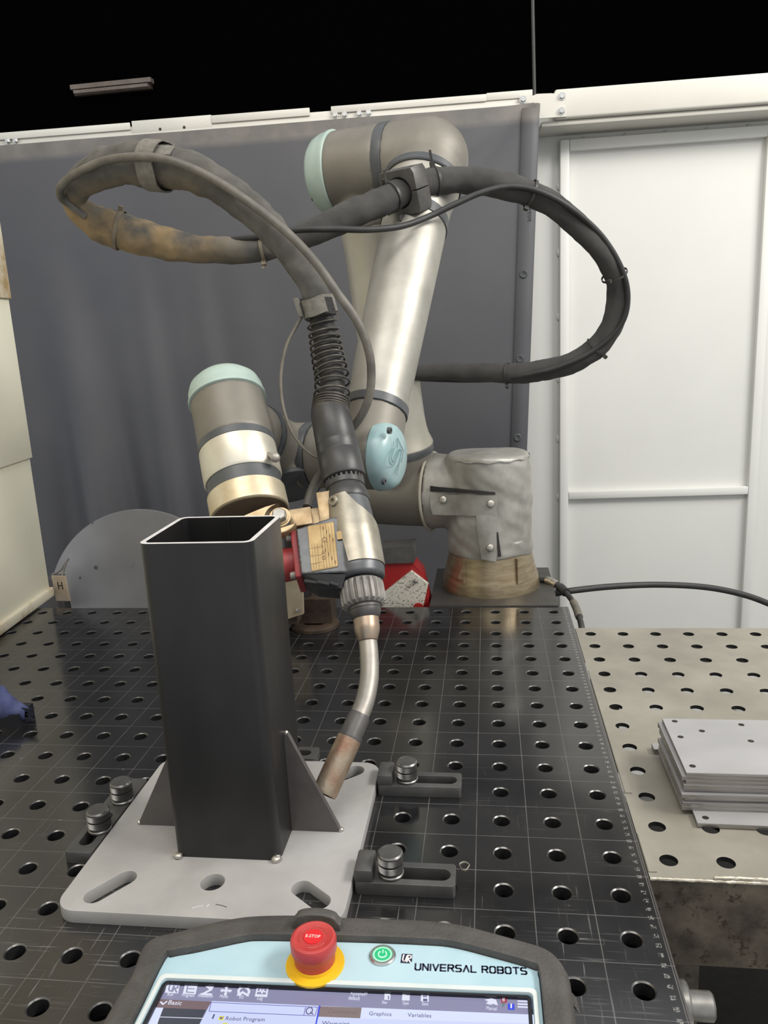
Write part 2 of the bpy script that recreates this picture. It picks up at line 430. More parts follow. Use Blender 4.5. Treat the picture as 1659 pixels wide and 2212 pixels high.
def plate(name, loops, z0, z1, material, parent=None, mtx=None, bev=0, angle=35):
    """flat plate with any number of holes: filled 2d curve, extruded"""
    cu = bpy.data.curves.new(name, 'CURVE'); cu.dimensions = '2D'; cu.fill_mode = 'BOTH'
    cu.extrude = (z1 - z0) / 2 - bev; cu.bevel_depth = bev; cu.offset = -bev; cu.bevel_resolution = 1
    for lp in loops:
        sp = cu.splines.new('POLY'); sp.points.add(len(lp) - 1); sp.use_cyclic_u = True
        for p, (x, y) in zip(sp.points, lp): p.co = (x, y, 0, 1)
    o = bpy.data.objects.new(name, cu); C.objects.link(o)
    dg = bpy.context.evaluated_depsgraph_get(); dg.update()
    me = bpy.data.meshes.new_from_object(o.evaluated_get(dg)); bpy.data.objects.remove(o)
    me.transform(Matrix.Translation((0, 0, (z0 + z1) / 2)))
    if mtx is not None: me.transform(mtx)
    me.materials.clear()
    return finish(me, name, material, parent, True, angle)
def text(name, s, p0, p1, z, material, parent, height=None, up=None, thick=.0002, mtx=None):
    """writing lying in the plane z between two points (its baseline), scaled to that width"""
    cu = bpy.data.curves.new(name, 'FONT'); cu.body = s; cu.extrude = .02; cu.resolution_u = 2
    o = bpy.data.objects.new(name, cu); C.objects.link(o)
    dg = bpy.context.evaluated_depsgraph_get(); dg.update()
    me = bpy.data.meshes.new_from_object(o.evaluated_get(dg)); bpy.data.objects.remove(o)
    xs = [v.co.x for v in me.vertices]; ys = [v.co.y for v in me.vertices]
    x0, x1 = min(xs), max(xs); hh = max(ys)
    p0, p1 = Vector(p0), Vector(p1); d = p1 - p0; wd = d.length; s_ = wd / (x1 - x0)
    sy = (height / hh) if height else s_
    X = d.normalized(); Z = Vector(up or (0, 0, 1)); Y = Z.cross(X)
    for v in me.vertices:
        c = v.co.copy()
        v.co = p0 + X * ((c.x - x0) * s_) + Y * (c.y * sy) + Z * (thick * (c.z / .04 + .5))
    me.materials.clear()
    return finish(me, name, material, parent, False)
def copy_tree(o, parent=None):
    c = o.copy(); C.objects.link(c); c.parent = parent
    for ch in list(o.children): copy_tree(ch, c)
    return c
def fused(parts, voxel, smooth, name, material, parent, angle=60):
    """closed solids joined into one smooth casting (voxel union, softened joints)"""
    bm = new()
    for f in parts: f(bm)
    me = bpy.data.meshes.new(name); bmesh.ops.recalc_face_normals(bm, faces=bm.faces); bm.to_mesh(me); bm.free()
    o = bpy.data.objects.new(name, me); C.objects.link(o)
    r = o.modifiers.new('r', 'REMESH'); r.mode = 'VOXEL'; r.voxel_size = voxel
    s = o.modifiers.new('s', 'SMOOTH'); s.factor = .5; s.iterations = smooth
    return baked(o, name, material, parent, angle)
def structure(o): o['kind'] = 'structure'; return o

# ------------------------------------------------------------------ the room
WM = Matrix.Translation((0, .65, 0)) @ Matrix.Rotation(math.radians(2.2), 4, 'Z')   # booth wall frame: local y = 0 is the beam's face
def wb(x0, x1, y0, y1, z0, z1, bm=None):
    bm = bm or new(); box(bm, x0, x1, y0, y1, z0, z1, WM); return bm
def wall_xz(px, py, yl=0.0):
    """point of the booth wall (local frame) seen at a pixel: returns local x, z"""
    o = WM.inverted() @ CAM; d = WM.inverted().to_3x3() @ ray(px, py)
    p = o + d * ((yl - o.y) / d.y); return p.x, p.z
bm = new(); box(bm, -4, 4, -2.5, 4, -.9, -.85); structure(obj('floor', bm, 'concrete', smooth=False))
structure(obj('wall_back', wb(-1.7, 1.6, .115, .13, -.85, .99), 'door_paint', smooth=False))
bm = new(); box(bm, -6, 6, 3.6, 3.65, -.85, 4.2); structure(obj('wall_hall', bm, 'black_hall', smooth=False))

# welded door in the booth's back wall
dx0, dz1 = wall_xz(1210, 302, .09); dxr, _ = wall_xz(1640, 1000, .09)
_, dcz = wall_xz(1400, 1066, .09)
door = structure(bpy.data.objects.new('door_1', None)); C.objects.link(door); door.location = WM @ Vector((dx0, .1, -.83))
tb = .0225
bm = new()
for a, b in ((dx0, dx0 + tb), (dxr - tb, dxr)): box(bm, a, b, .09, .1145, -.83, dz1, WM)
box(bm, dx0 + tb, dxr - tb, .09, .1145, dz1 - tb * 1.15, dz1, WM)
box(bm, dx0 + tb, dxr - tb, .09, .1145, dcz - .0105, dcz + .0105, WM)
fr = obj('frame', bm, 'door_paint', door, bevel=.003)
bm = new()
def nub(x, z): bmesh.ops.create_uvsphere(bm, u_segments=8, v_segments=6, radius=.0055, matrix=WM @ Matrix.Translation((x, .1135, z)) @ Matrix.Diagonal((1.0, .7, 1.7, 1)))
for k in range(6):
    z = dz1 - .10 - k * .155
    for x in (dx0 - .001, dx0 + tb + .001, dxr - tb - .001): nub(x, z)
for k in range(5):
    x = dx0 + .06 + k * .095; nub(x, dz1 + .001); nub(x, dz1 - tb * 1.15 - .001); nub(x + .02, dcz + .0115)
obj('weld', bm, 'door_paint', fr)
obj('panel', wb(dx0 + tb, dxr - tb, .107, .1148, dcz + .010, dz1 - tb), 'door_paint', door, smooth=False)
obj('panel', wb(dx0 + tb, dxr - tb, .107, .1148, -.83, dcz - .010), 'door_paint', door, smooth=False)

# steel beam over the door (right) with its splice plate, and the slim curtain rail (left)
bx0, bz1 = wall_xz(1203, 192); _, bz0 = wall_xz(1203, 257)
beam = thing('steel_beam', 'cream-white steel box beam over the welded door on the right', 'beam', WM @ Vector((.5, .03, bz0)))
bm = new(); box(bm, bx0 - .005, 1.3, 0, .115, bz0, bz1, WM); obj('beam_body', bm, 'white_paint', beam, bevel=.006, segs=3)
lip = wb(bx0 - .035, 1.3, .012, .115, bz0 - .012, bz0); obj('lower_lip', lip, 'white_paint', beam, bevel=.005)
def hexbolt(name, px, py, parent, r=.0068):
    x, z = wall_xz(px, py, -.004); p = WM @ Vector((x, -.004, z)); ax = WM.to_3x3() @ Vector((0, -1, 0))
    bm = new(); lathe(bm, [(r * 1.25, 0), (r * 1.25, .0012)], p, ax, 20)
    lathe(bm, [(r, .0012), (r, .005), (r * .82, .006), (0, .006)], p, ax, 6)
    return obj(name, bm, 'bolt_zinc', parent, smooth=False)
sx0, _ = wall_xz(1156, 216); sx1, _ = wall_xz(1222, 216); szb = bz0 + .003
sp_o = plate('splice_plate', [[(sx0 - .035, szb + .034), (sx0 - .004, szb + .034), (sx0 - .004, szb), (sx1, szb), (sx1, bz1 - .004), (sx1 - .018, bz1 - .004),
        (sx1 - .026, bz1 - .010), (sx1 - .034, bz1 - .009), (sx0 + .004, bz1 - .008), (sx0 - .012, bz1 - .013), (sx0 - .020, bz1 - .008), (sx0 - .035, bz1 - .008)]],
        0, .004, 'white_paint', beam, WM @ Matrix.Rotation(PI / 2, 4, 'X'))
for q in ((1130, 215), (1214, 208), (1213, 240)): hexbolt('bolt', *q, beam)
bm = new(); x_, z_ = wall_xz(1194, 275, .05); box(bm, x_ - .0025, x_ + .0025, .048, .053, z_ - .006, bz0 - .010, WM); obj('hook_pin', bm, 'white_paint', beam)

rx1, rz1 = wall_xz(1150, 198); _, rz0 = wall_xz(1150, 236)
rail = thing('curtain_rail', 'slim white steel rail along the top of the grey curtain', 'rail', WM @ Vector((-.6, .02, rz0)))
obj('channel', wb(-1.6, rx1, 0.0, .09, rz0 - .004, rz1 - .006), 'white_paint', rail, bevel=.002)
def strip(xa, xb, y, za, zb): return obj('cover_strip', wb(xa, xb, y, y + .004, za, zb), 'white_paint', rail, bevel=.0012)
strip(-1.6, rx1, -.0035, rz0 - .002, rz0 + .014)
xa, _ = wall_xz(283, 280); xb, _ = wall_xz(458, 265); xc, _ = wall_xz(670, 250); xd, _ = wall_xz(1051, 215)
strip(-1.6, xa, -.0045, rz1 - .014, rz1 + .002); strip(xa + .004, xb, -.003, rz1 - .024, rz1 + .005); strip(xb, xc, -.0045, rz1 - .014, rz1 + .003)
strip(xc + .05, xd, -.0045, rz1 - .013, rz1 + .002)
strip(xd, rx1, -.0035, rz1 - .012, rz1 + .004)
for q in ((724, 249), (744, 248), (776, 246), (796, 244), (17, 305), (34, 304)): hexbolt('bolt', *q, rail, .0055)
for q in ((346, 279), (398, 275)):
    x, z = wall_xz(*q, -.0032); bm = new(); lathe(bm, [(.0032, 0), (.0032, .0006)], WM @ Vector((x, -.0032, z)), WM.to_3x3() @ Vector((0, -1, 0)), 16); obj('hole', bm, 'marker_black', rail)

# curtain
def curtain():
    cx1, _ = wall_xz(1166, 240, -.03); x1b, _ = wall_xz(1138, 975, -.03)
    zt = rz0 + .003; zb = -.55
    t = thing('welding_curtain', 'dark grey vinyl welding curtain hanging behind the robot arm', 'curtain', WM @ Vector((-.7, -.03, zb)))
    nx, nz = 260, 130
    def right(z): return cx1 + (x1b - cx1) * (zt - z) / (zt - .1826)
    folds = [(185, 860, .020, .05, .75), (330, 700, .012, .03, .6), (455, 700, .010, .03, .5), (250, 900, -.010, .06, .5), (100, 800, -.012, .05, .6), (560, 750, .006, .05, .5)]
    F = []
    for px, py, amp, wd, _ in folds:
        x, z = wall_xz(px, py, -.03); F.append((x, amp, wd))
    def disp(x, z):
        f = min(1, max(0, (.72 - z) / .75)); d = 0
        for fx, amp, wd in F:
            s = fx - .05 * (z - .3)
            d -= amp * 2.2 * f * math.exp(-((x - s) / wd) ** 2) - amp * .9 * f * math.exp(-((x - s - wd * 1.3) / wd) ** 2)
        # pulled creases running down from the right-hand top corner
        u = (cx1 - x); v = (zt - z)
        for k, a in enumerate((.62, 1.05)):
            dd = v - a * (u - .02); d -= .005 * math.exp(-(dd / .022) ** 2) * math.exp(-u / .11) * (1 if u > 0 else 0)
        d += .006 * noise.noise(Vector((x * 2.2, 0, z * 1.4))) + .0015 * noise.noise(Vector((x * 9, 3, z * 6)))
        return d
    bm = new(); G = []
    for j in range(nz + 1):
        z = zb + (zt - zb) * j / nz; row = []
        for i in range(nx + 1):
            x = -1.65 + (right(z) + 1.65) * i / nx
            row.append(bm.verts.new(WM @ Vector((x, -.03 + disp(x, z), z))))
        G.append(row)
    for j in range(nz):
        for i in range(nx): bm.faces.new((G[j][i], G[j][i + 1], G[j + 1][i + 1], G[j + 1][i]))
    me = bpy.data.meshes.new('c'); bm.to_mesh(me); bm.free(); o = bpy.data.objects.new('c', me); C.objects.link(o)
    s = o.modifiers.new('s', 'SOLIDIFY'); s.thickness = .002; s.offset = 1
    baked(o, 'cloth', 'curtain_vinyl', t, 60)
    # hem strip with eyelets on the right edge
    bm = new(); H = []
    for j in range(80):
        z = zb + (zt - .01 - zb) * j / 79; xr = right(z); row = []
        for i, (dx, dy) in enumerate(((.040, -.0012), (.0385, -.004), (.020, -.0052), (.002, -.0045), (.0, -.001))):
            row.append(bm.verts.new(WM @ Vector((xr - dx, -.0325 + disp(xr - dx, z) + dy, z))))
        H.append(row)
    for j in range(79):
        for i in range(4): bm.faces.new((H[j][i], H[j][i + 1], H[j + 1][i + 1], H[j + 1][i]))
    obj('hem', bm, 'curtain_vinyl', t, angle=80)
    for px, py in ((1143, 402), (1131, 592), (1123, 775), (1118, 945)):
        x, z = wall_xz(px, py, -.038); p = WM @ Vector((x, -.0385 + disp(x, z), z)); ax = WM.to_3x3() @ Vector((0, -1, 0))
        bm = new(); lathe(bm, [(.0095, -.002), (.0095, .001), (.0075, .0028), (.0048, .0022), (.0045, .0008), (0, .0008)], p, ax, 24)
        obj('eyelet', bm, 'joint_ring', t)
    x, z = wall_xz(1137, 478, -.038)
    a = WM @ Vector((x + .012, -.0392 + disp(x, z), z + .0)); b = WM @ Vector((x + .012, -.0392 + disp(x, z), z + .03))
    text('embossed_print', '2022', a, b, 0, 'curtain_vinyl', t, height=.007, up=WM.to_3x3() @ Vector((0, -1, 0)), thick=.0012)
curtain()

# cream lapped sheets at the left of the table
wl = structure(bpy.data.objects.new('wall_left', None)); C.objects.link(wl)
LX, LY = -.9855, .09                                             # far lower corner
wl.location = (LX, LY, 0)
ldir = Vector((.105, -1, 0)).normalized()
LM = local_mtx(Vector((LX, LY, 0)), ldir, Vector((-ldir.y, ldir.x, 0)) * 1, Vector((0, 0, 1)))  # x toward the viewer, y = into the booth
def sheet(nm, z0, z1, off, far, m, th=.003):
    bm = new(); box(bm, -far, 1.3, off - th, off, z0, z1, LM); return obj(nm, bm, m, wl, bevel=.001)
sheet('sheet', .018, .302, .000, .000, 'cream_paint')
sheet('sheet', .2843, .60, .006, -.001, 'cream_paint', .005)
sheet('sheet', .5807, 1.5, .012, -.002, 'cream_stained', .005)
bm = new(); box(bm, -.003, 1.3, -.02, .008, .0025, .021, LM); obj('bottom_rail', bm, 'cream_stained', wl, bevel=.003)

# dark hall above the booth: solid bars imitating a strip light's reflection, and hanging cables
sl = thing('strip_reflection', 'brownish bars imitating a faint strip reflection in the dark above the booth', 'reflection', (-2.3, 3.55, 1.97))
bm = new(); box(bm, -2.56, -2.05, 3.55, 3.601, 2.02, 2.045); box(bm, -2.54, -2.07, 3.545, 3.601, 1.995, 2.012); obj('reflection_bars', bm, 'reflection_brown', sl, bevel=.004)
bm = new(); box(bm, -2.55, -2.06, 3.575, 3.6, 1.99, 2.05); obj('housing', bm, 'rust_brown', sl)  # backing of the imitated reflection, not a real fixture
bm = new(); a = WM @ Vector((sx0 + .004, .05, bz1 - .02)); sweep(bm, [a, a + Vector((-.003, 0, .2)), a + Vector((-.005, .0, .6))], .004, 10)
tag(obj('hanging_cable', bm, 'black_rubber'), 'black cable hanging down behind the joint of the white beams', 'cable')

# ------------------------------------------------------------------ welding table
def holed_top(bm, xs, ys, r, ch, depth, ztop=0, seg=24, mb=1, mr=2):
    """square 50 mm cells each with a chamfered through hole; xs, ys hole centres"""
    h = .025
    for cx in xs:
        for cy in ys:
            outer, c1, c2, c3 = [], [], [], []
            for k in range(seg):
                a = 2 * PI * (k + .5) / seg; ca, sa = math.cos(a), math.sin(a); m = max(abs(ca), abs(sa))
                outer.append(bm.verts.new((cx + h * ca / m, cy + h * sa / m, ztop)))
                c1.append(bm.verts.new((cx + (r + ch) * ca, cy + (r + ch) * sa, ztop)))
                c2.append(bm.verts.new((cx + r * ca, cy + r * sa, ztop - ch * .8)))
                c3.append(bm.verts.new((cx + r * ca, cy + r * sa, ztop - depth)))
            for k in range(seg):
                j = (k + 1) % seg
                a0, a1 = outer[k], outer[j]
                bm.faces.new((c1[k], a0, a1, c1[j]))
                f = bm.faces.new((c2[k], c1[k], c1[j], c2[j])); f.material_index = mr
                f = bm.faces.new((c3[k], c2[k], c2[j], c3[j])); f.material_index = mb
            # corners of the square
            for sx_, sy_ in ((1, 1), (-1, 1), (-1, -1), (1, -1)):
                ka = [k for k in range(seg) if abs(abs(outer[k].co.x - cx) - h) < 1e-7 and (outer[k].co.x - cx) * sx_ > 0 and (outer[k].co.y - cy) * sy_ > 0]
                kb = [k for k in range(seg) if k not in ka and (outer[k].co.x - cx) * sx_ > 0 and (outer[k].co.y - cy) * sy_ > 0]
                va = max((outer[k] for k in ka), key=lambda v: abs(v.co.y - cy)); vb = max((outer[k] for k in kb), key=lambda v: abs(v.co.x - cx))
                cv = bm.verts.new((cx + sx_ * h, cy + sy_ * h, ztop)); bm.faces.new((va, vb, cv))
TX0, TX1, TY0, TY1 = -.9775, .0275, -1.125, .0225
table = thing('welding_table', 'large black welding table with a grid of round holes and scribed lines', 'table', (-.475, -.55, -.85))
bm = new()
holed_top(bm, [-.05 * k for k in range(20)], [-.05 * k for k in range(22)], .0080, .0012, .012)
for a, b, c, d in ((TX0, -.975, TY0, .025), (.025, TX1, TY0, .025), (-.975, .025, TY0, -1.075)):
    bm.faces.new([bm.verts.new(p) for p in ((a, c, 0), (b, c, 0), (b, d, 0), (a, d, 0))])
bmesh.ops.remove_doubles(bm, verts=bm.verts, dist=1e-6)
obj('top_plate', bm, ['nitrided_steel', 'hole_bore', 'hole_rim'], table, angle=25)
bm = new()
box(bm, TX0, TX1, TY0, TY0 + .012, -.10, -.0005); box(bm, TX0, TX1, .013, .025, -.10, -.0005)
box(bm, TX0, TX0 + .012, TY0, .025, -.10, -.0005); box(bm, TX1 - .012, TX1, TY0, .025, -.10, -.0005)
obj('side_skirt', bm, 'mill_scale', table, smooth=False)
bm = new(); box(bm, TX0 + .01, TX1 - .01, TY0 + .01, .015, -.105, -.10); obj('under_tray', bm, 'mill_scale', table, smooth=False)
for x in (TX0 + .06, TX1 - .10):
    for y in (TY0 + .06, -.05):
        bm = new(); box(bm, x - .04, x + .04, y - .04, y + .04, -.85, -.105); obj('leg', bm, 'mill_scale', table, smooth=False)

# beige perforated side table, level with the black one
side = thing('side_table', 'beige perforated steel side table right of the black table', 'table', (.28, -.38, -.85))
bm = new(); BXE = .0285
holed_top(bm, [.05 * k for k in range(1, 11)], [-.1 - .05 * k for k in range(12)], .0082, .0003, .005, ztop=-.0005)
for v in bm.verts:
    if abs(v.co.x - .025) < 1e-6: v.co.x = BXE
bmesh.ops.remove_doubles(bm, verts=bm.verts, dist=1e-6)
obj('top_plate', bm, ['beige_steel', 'hole_bore', 'beige_steel'], side, angle=25)
bm = new(); box(bm, BXE, .525, -.675, -.671, -.0895, -.001); obj('front_skirt', bm, 'rusty_skirt', side, smooth=False)
bm = new(); box(bm, BXE, .525, -.079, -.075, -.06, -.001); obj('back_skirt', bm, 'beige_steel', side, smooth=False)
bm = new(); box(bm, .521, .525, -.671, -.079, -.06, -.001); obj('side_skirt', bm, 'beige_steel', side, smooth=False)
for x in (.07, .49):
    for y in (-.60, -.12):
        bm = new(); box(bm, x - .02, x + .02, y - .02, y + .02, -.85, -.06); obj('leg', bm, 'rusty_skirt', side, smooth=False)
bm = new(); sweep(bm, spline([(.0285, -.6755, -.0012), (.09, -.6757, -.001), (.16, -.6755, -.0012), (.52, -.6755, -.001)], 40), .0016, 8, lump=.25, lf=200); obj('corner_weld', bm, 'seam_weld', side)
bm = new(); sweep(bm, spline([(.083, -.6745, .0005), (.11, -.6742, .0008), (.15, -.6745, .0005), (.2, -.6745, .0004)], 12), .0028, 8, lump=.25, lf=300, flat=.6); obj('weld_patch', bm, 'seam_weld', side)
for y0_, y1_ in ((-.668, -.612), (-.545, -.24)):
    bm = new(); box(bm, BXE + .0006, BXE + .0075, y0_, y1_, -.0004, .0006); obj('edge_strip', bm, 'beige_steel', side, bevel=.0003)

# dark frame under the beige table seen at the lower right, and the socket screw joining the tables
bm = new(); box(bm, .032, .52, -.668, -.10, -.32, -.30); obj('lower_shelf', bm, 'dark_inner', side, smooth=False)
sb = thing('joining_screw', 'grey socket screw with washer sticking out of the black table edge', 'screw', (.0275, -.775, -.03))
p0 = Vector((.0277, -.7865, -.0235)); ax = Vector((1, 0, 0))
bm = new(); lathe(bm, [(.016, 0), (.017, .002), (.017, .006), (.0155, .0075), (0, .0075)], p0, ax, 36); obj('washer', bm, 'grey_bolt', sb)
bm = new(); lathe(bm, [(.0105, .0075), (.0105, .024), (.009, .0255), (.006, .0255), (.006, .018), (0, .018)], p0, ax, 36); obj('head', bm, 'grey_bolt', sb)
bm = new(); box(bm, .028, .060, -.812, -.792, -.060, -.040); sweep(bm, [(.031, -.81, -.05), (.055, -.84, -.060), (.075, -.88, -.075)], .013, 18); obj('lug', bm, 'grey_bolt', sb, bevel=.003)

# ------------------------------------------------------------------ stack of plates on the beige table
def steel_plate(x0, x1, y0, y1, z0, th, label, rot=0, holes=(), name='steel_plate'):
    t = thing(name, label, 'steel plate', ((x0 + x1) / 2, (y0 + y1) / 2, z0), 'steel plates stacked on the beige table')
    cx, cy = (x0 + x1) / 2, (y0 + y1) / 2
    m = Matrix.Translation((cx, cy, 0)) @ Matrix.Rotation(math.radians(rot), 4, 'Z') @ Matrix.Translation((-cx, -cy, 0))
    o = plate('sheet', [[(x0, y0), (x1, y0), (x1, y1), (x0, y1)]] + [circ(*h, .0031, 20) for h in holes], z0, z0 + th, 'sheet_grey', t, m, bev=.0003)
    o.data.materials.append(MATS['sheet_edge'])
    for p in o.data.polygons:
        if abs(p.normal.z) < .5: p.material_index = 1
    return t
PT = .0047
specs = [  # x0, front y, rot, name of place counted from the top of the stack
    (.0775, -.5800, .2, 'lowest grey plate of the main stack, above the loose plate underneath'),
    (.0780, -.5805, -.1, 'second grey plate from the bottom of the main stack, flush with the lowest'),
    (.0800, -.5785, .3, 'third grey plate from the bottom of the main stack, set slightly back'),
    (.0765, -.5818, .1, 'fourth grey plate from the bottom of the stack, reaching furthest left'),
    (.0800, -.5775, -.5, 'fifth grey plate from the top of the stack, in the dark gap'),
    (.0785, -.5795, .2, 'fourth grey plate from the top of the stack'),
    (.0805, -.5790, .3, 'third grey plate from the top of the stack'),
    (.0765, -.5800, .0, 'second grey plate from the top, showing left of the top plate'),
    (.0805, -.5816, -.2, 'grey steel plate with small holes, topmost of the stack on the beige table')]
z = .0052
tpl = [(.0926, -.4768), (.0909, -.5114), (.1162, -.4976), (.1611, -.4821), (.1602, -.5171), (.0892, -.569), (.21, -.478), (.21, -.565)]
for i, (x0, y0, rot, lab) in enumerate(specs):
    steel_plate(x0, x0 + .145, y0, y0 + .1105, z, PT - .0001, lab, rot, tpl if i == 8 else ([(.0865, -.475)] if i == 7 else ()))
    z += PT
bp = steel_plate(.0885, .225, -.6015, -.50, .0002, .0048, 'bright grey plate lying lowest, sticking out at the front under the stack', -1.0, [(.0980, -.592)])
steel_plate(.0740, .102, -.4655, -.452, .0002, .006, 'narrow grey bar lying on the beige table behind the stack', 2, name='steel_bar')

# ------------------------------------------------------------------ workpiece: tube on a base plate
wp = thing('welded_post', 'black square steel tube standing on a grey slotted base plate', 'workpiece', (-.36, -.64, 0))
PZ = .0125
sl1 = slot(-.4555, -.7430, -.4390, -.7235, .0088); 
a1, a2, b1, b2 = onz(205, 1934, PZ), onz(272, 1896, PZ), onz(652, 1918, PZ), onz(690, 1946, PZ)
c1_, c2_ = onz(768, 1664, PZ), onz(700, 1690, PZ)
hh = onz(459, 1905, PZ)
plate('base_plate', [rrect(-.4865, -.2325, -.7655, -.5185, .019, 8), slot(a1.x, a1.y, a2.x, a2.y, .0095), slot(b1.x, b1.y, b2.x, b2.y, .0095),
      slot(c1_.x, c1_.y, c2_.x, c2_.y, .0095), circ(hh.x, hh.y, .0108, 32), slot(-.462, -.545, -.445, -.562, .0095)], 0, PZ, 'raw_plate', wp, bev=.0006)
TX, TY = -.4050, -.6905
tube = plate('square_tube', [rrect(TX, TX + .1015, TY, TY + .1, .009, 8), rrect(TX + .0045, TX + .097, TY + .0045, TY + .0955, .0055, 8)], PZ, .3165, 'mill_scale', wp)
tube.data.materials.append(MATS['cut_edge'])
for p in tube.data.polygons:
    if abs(p.normal.z) > .9 and p.center.z > .2: p.material_index = 1
bm = new(); box(bm, TX + .048, TX + .050, TY + .0940, TY + .0956, PZ, .315); obj('weld_seam', bm, 'mill_scale', wp)
GM = Matrix.Translation((0, -.6395, 0)) @ Matrix.Rotation(PI / 2, 4, 'X')
plate('gusset', [[(TX + .1012, PZ), (-.2565, PZ), (-.2565, PZ + .004), (TX + .1052, .1155), (TX + .1012, .1155)]], 0, .006, 'gusset_steel', wp, GM, bev=.0004)
plate('gusset', [[(TX + .0003, PZ), (-.4605, PZ), (-.4605, PZ + .004), (TX - .0037, .1155), (TX + .0003, .1155)]], 0, .006, 'gusset_steel', wp, GM, bev=.0004)
for p, r in (((TX + .004, TY - .0015, PZ + .002), .0042), ((TX + .098, TY + .0, PZ + .002), .0050), ((-.2555, -.6425, PZ + .001), .0032), ((-.4612, -.6425, PZ + .001), .0030),
             ((TX + .1025, -.6425, .1160), .0026), ((TX - .0005, -.644, .062), .0018)):
    bm = new(); bmesh.ops.create_uvsphere(bm, u_segments=14, v_segments=8, radius=r, matrix=Matrix.Translation(p) @ Matrix.Diagonal((1, 1, .75, 1)))
    for v in bm.verts: v.co += Vector((noise.noise(v.co * 700), noise.noise(v.co * 650 + Vector((3, 0, 0))), noise.noise(v.co * 600))) * .0008
    obj('tack_weld', bm, 'weld_bead', wp)

# ------------------------------------------------------------------ stops and knurled bolts
SH = .0125
def stop_bar(name, label, w_, d, ox, oy, nose=True, rot=0, slot_ends=None):
    t = thing(name, label, 'stop', (ox, oy, 0), 'slotted steel stops around the base plate')
    m = Matrix.Translation((ox, oy, 0)) @ Matrix.Rotation(rot, 4, 'Z')
    s0, s1 = slot_ends
    plate('slotted_bar', [rrect(0, w_, 0, d, .0035, 4), slot(s0, d / 2, s1, d / 2, d / 2 - .0075, 10)], 0, SH, 'stop_steel', t, m, bev=.0007)
    if nose:
        bm = new(); box(bm, 0, .0165, 0, d, SH - .001, .0245, m); obj('nose', bm, 'stop_steel', t, bevel=.0022)
    return t
stop_bar('slotted_stop', 'black slotted stop with raised nose at the base plate front right corner', .0885, .0300, -.2305, -.7145, True, 0, (.030, .0765))
stop_bar('slotted_stop', 'black slotted stop with raised nose at the base plate far right corner', .0890, .0290, -.2305, -.5640, True, 0, (.030, .0770))
stop_bar('slotted_stop', 'long black stop lying along the left edge of the base plate', .128, .0285, -.4885, -.6910, False, PI / 2, (.018, .058))
stop_bar('slotted_stop', 'black slotted stop half hidden behind the square tube', .090, .0265, -.399, -.5140, False, 0, (.030, .0765))

def knurl(bm, r, z0, z1, o, n=44, m=7):
    """cylinder band with a diamond pattern of small pyramids"""
    rings = []
    for j in range(m * 2 + 1):
        z_ = z0 + (z1 - z0) * j / (m * 2); ring = []
        for k in range(n * 2):
            a = PI * k / n; e = .00055 if (k + j) % 2 == 0 else -.0001
            ring.append(bm.verts.new((o[0] + (r + e) * math.cos(a), o[1] + (r + e) * math.sin(a), o[2] + z_)))
        rings.append(ring)
    for A, B in zip(rings, rings[1:]):
        for k in range(n * 2): bm.faces.new((A[k], A[(k + 1) % (n * 2)], B[(k + 1) % (n * 2)], B[k]))
    bm.faces.new(rings[0][::-1]); bm.faces.new(rings[-1])
kb = thing('knurled_bolt', 'knurled steel bolt in the front right stop', 'bolt', (0, 0, 0), 'knurled clamping bolts in the stops')
Z = Vector((0, 0, 1)); O = Vector((0, 0, 0))
bm = new(); lathe(bm, [(.0070, -.024), (.0070, 0), (.0070, .002)], O, Z, 24); obj('shank', bm, 'mill_scale', kb)
bm = new(); lathe(bm, [(.0106, .0), (.0116, .0008), (.0116, .0024), (.0108, .0032), (.0096, .0034)], O, Z, 36); obj('washer', bm, 'knob_steel', kb)
bm = new(); lathe(bm, [(.0092, .003), (.0092, .0055), (.0088, .006), (.0088, .0225)], O, Z, 36); obj('neck', bm, 'stop_steel', kb)
bm = new(); knurl(bm, .0108, .0060, .0118, O); obj('knurled_ring', bm, 'knob_steel', kb, smooth=False)
bm = new(); knurl(bm, .0108, .0138, .0200, O); obj('knurled_ring', bm, 'knob_steel', kb, smooth=False)
bm = new(); lathe(bm, [(.0113, .0198), (.0113, .0212), (.0100, .0226), (.0088, .0226), (.0080, .0216), (.0042, .0212), (.0036, .0205), (0, .0205)], O, Z, 40); obj('cap', bm, 'knob_steel', kb)
def put_bolt(px, py, zz, label, first=False):
    p = onz(px, py, zz); t = kb if first else copy_tree(kb)
    t.location = p; t['label'] = label
put_bolt(845, 1887, SH, 'knurled steel bolt in the front right stop', True)
put_bolt(880, 1684, SH, 'knurled steel bolt in the far right stop')
put_bolt(217, 1791, SH, 'knurled steel bolt over the open slot of the left stop')
put_bolt(266, 1728, SH, 'knurled steel bolt at the far end of the left stop')

# ------------------------------------------------------------------ robot arm
ra = math.radians(15)
u = Vector((math.cos(ra), -math.sin(ra), 0))
B0 = Vector((-.107, .153, .181))
S = at(878, 1060, .192); E = at(784, 368, .085); F = at(926, 366, .050); W = at(792, 985, -.245)
rb = thing('industrial_robot', 'grey jointed robot arm with mint caps and silver tubes on a cast base', 'robot', (-.107, .153, .0))
up_dir = (E - S).normalized(); fo_dir = (W - F).normalized()
BO = Vector((-.107, .153, .002))
bm = new(); lathe(bm, [(.0935, 0), (.0935, .003), (.0915, .012), (.0905, .022), (.0875, .030), (.082, .052), (.0765, .075), (.0755, .095), (.0755, .11)], BO, Z, 64)
foot = obj('base_foot', bm, 'bronze_cast', rb)
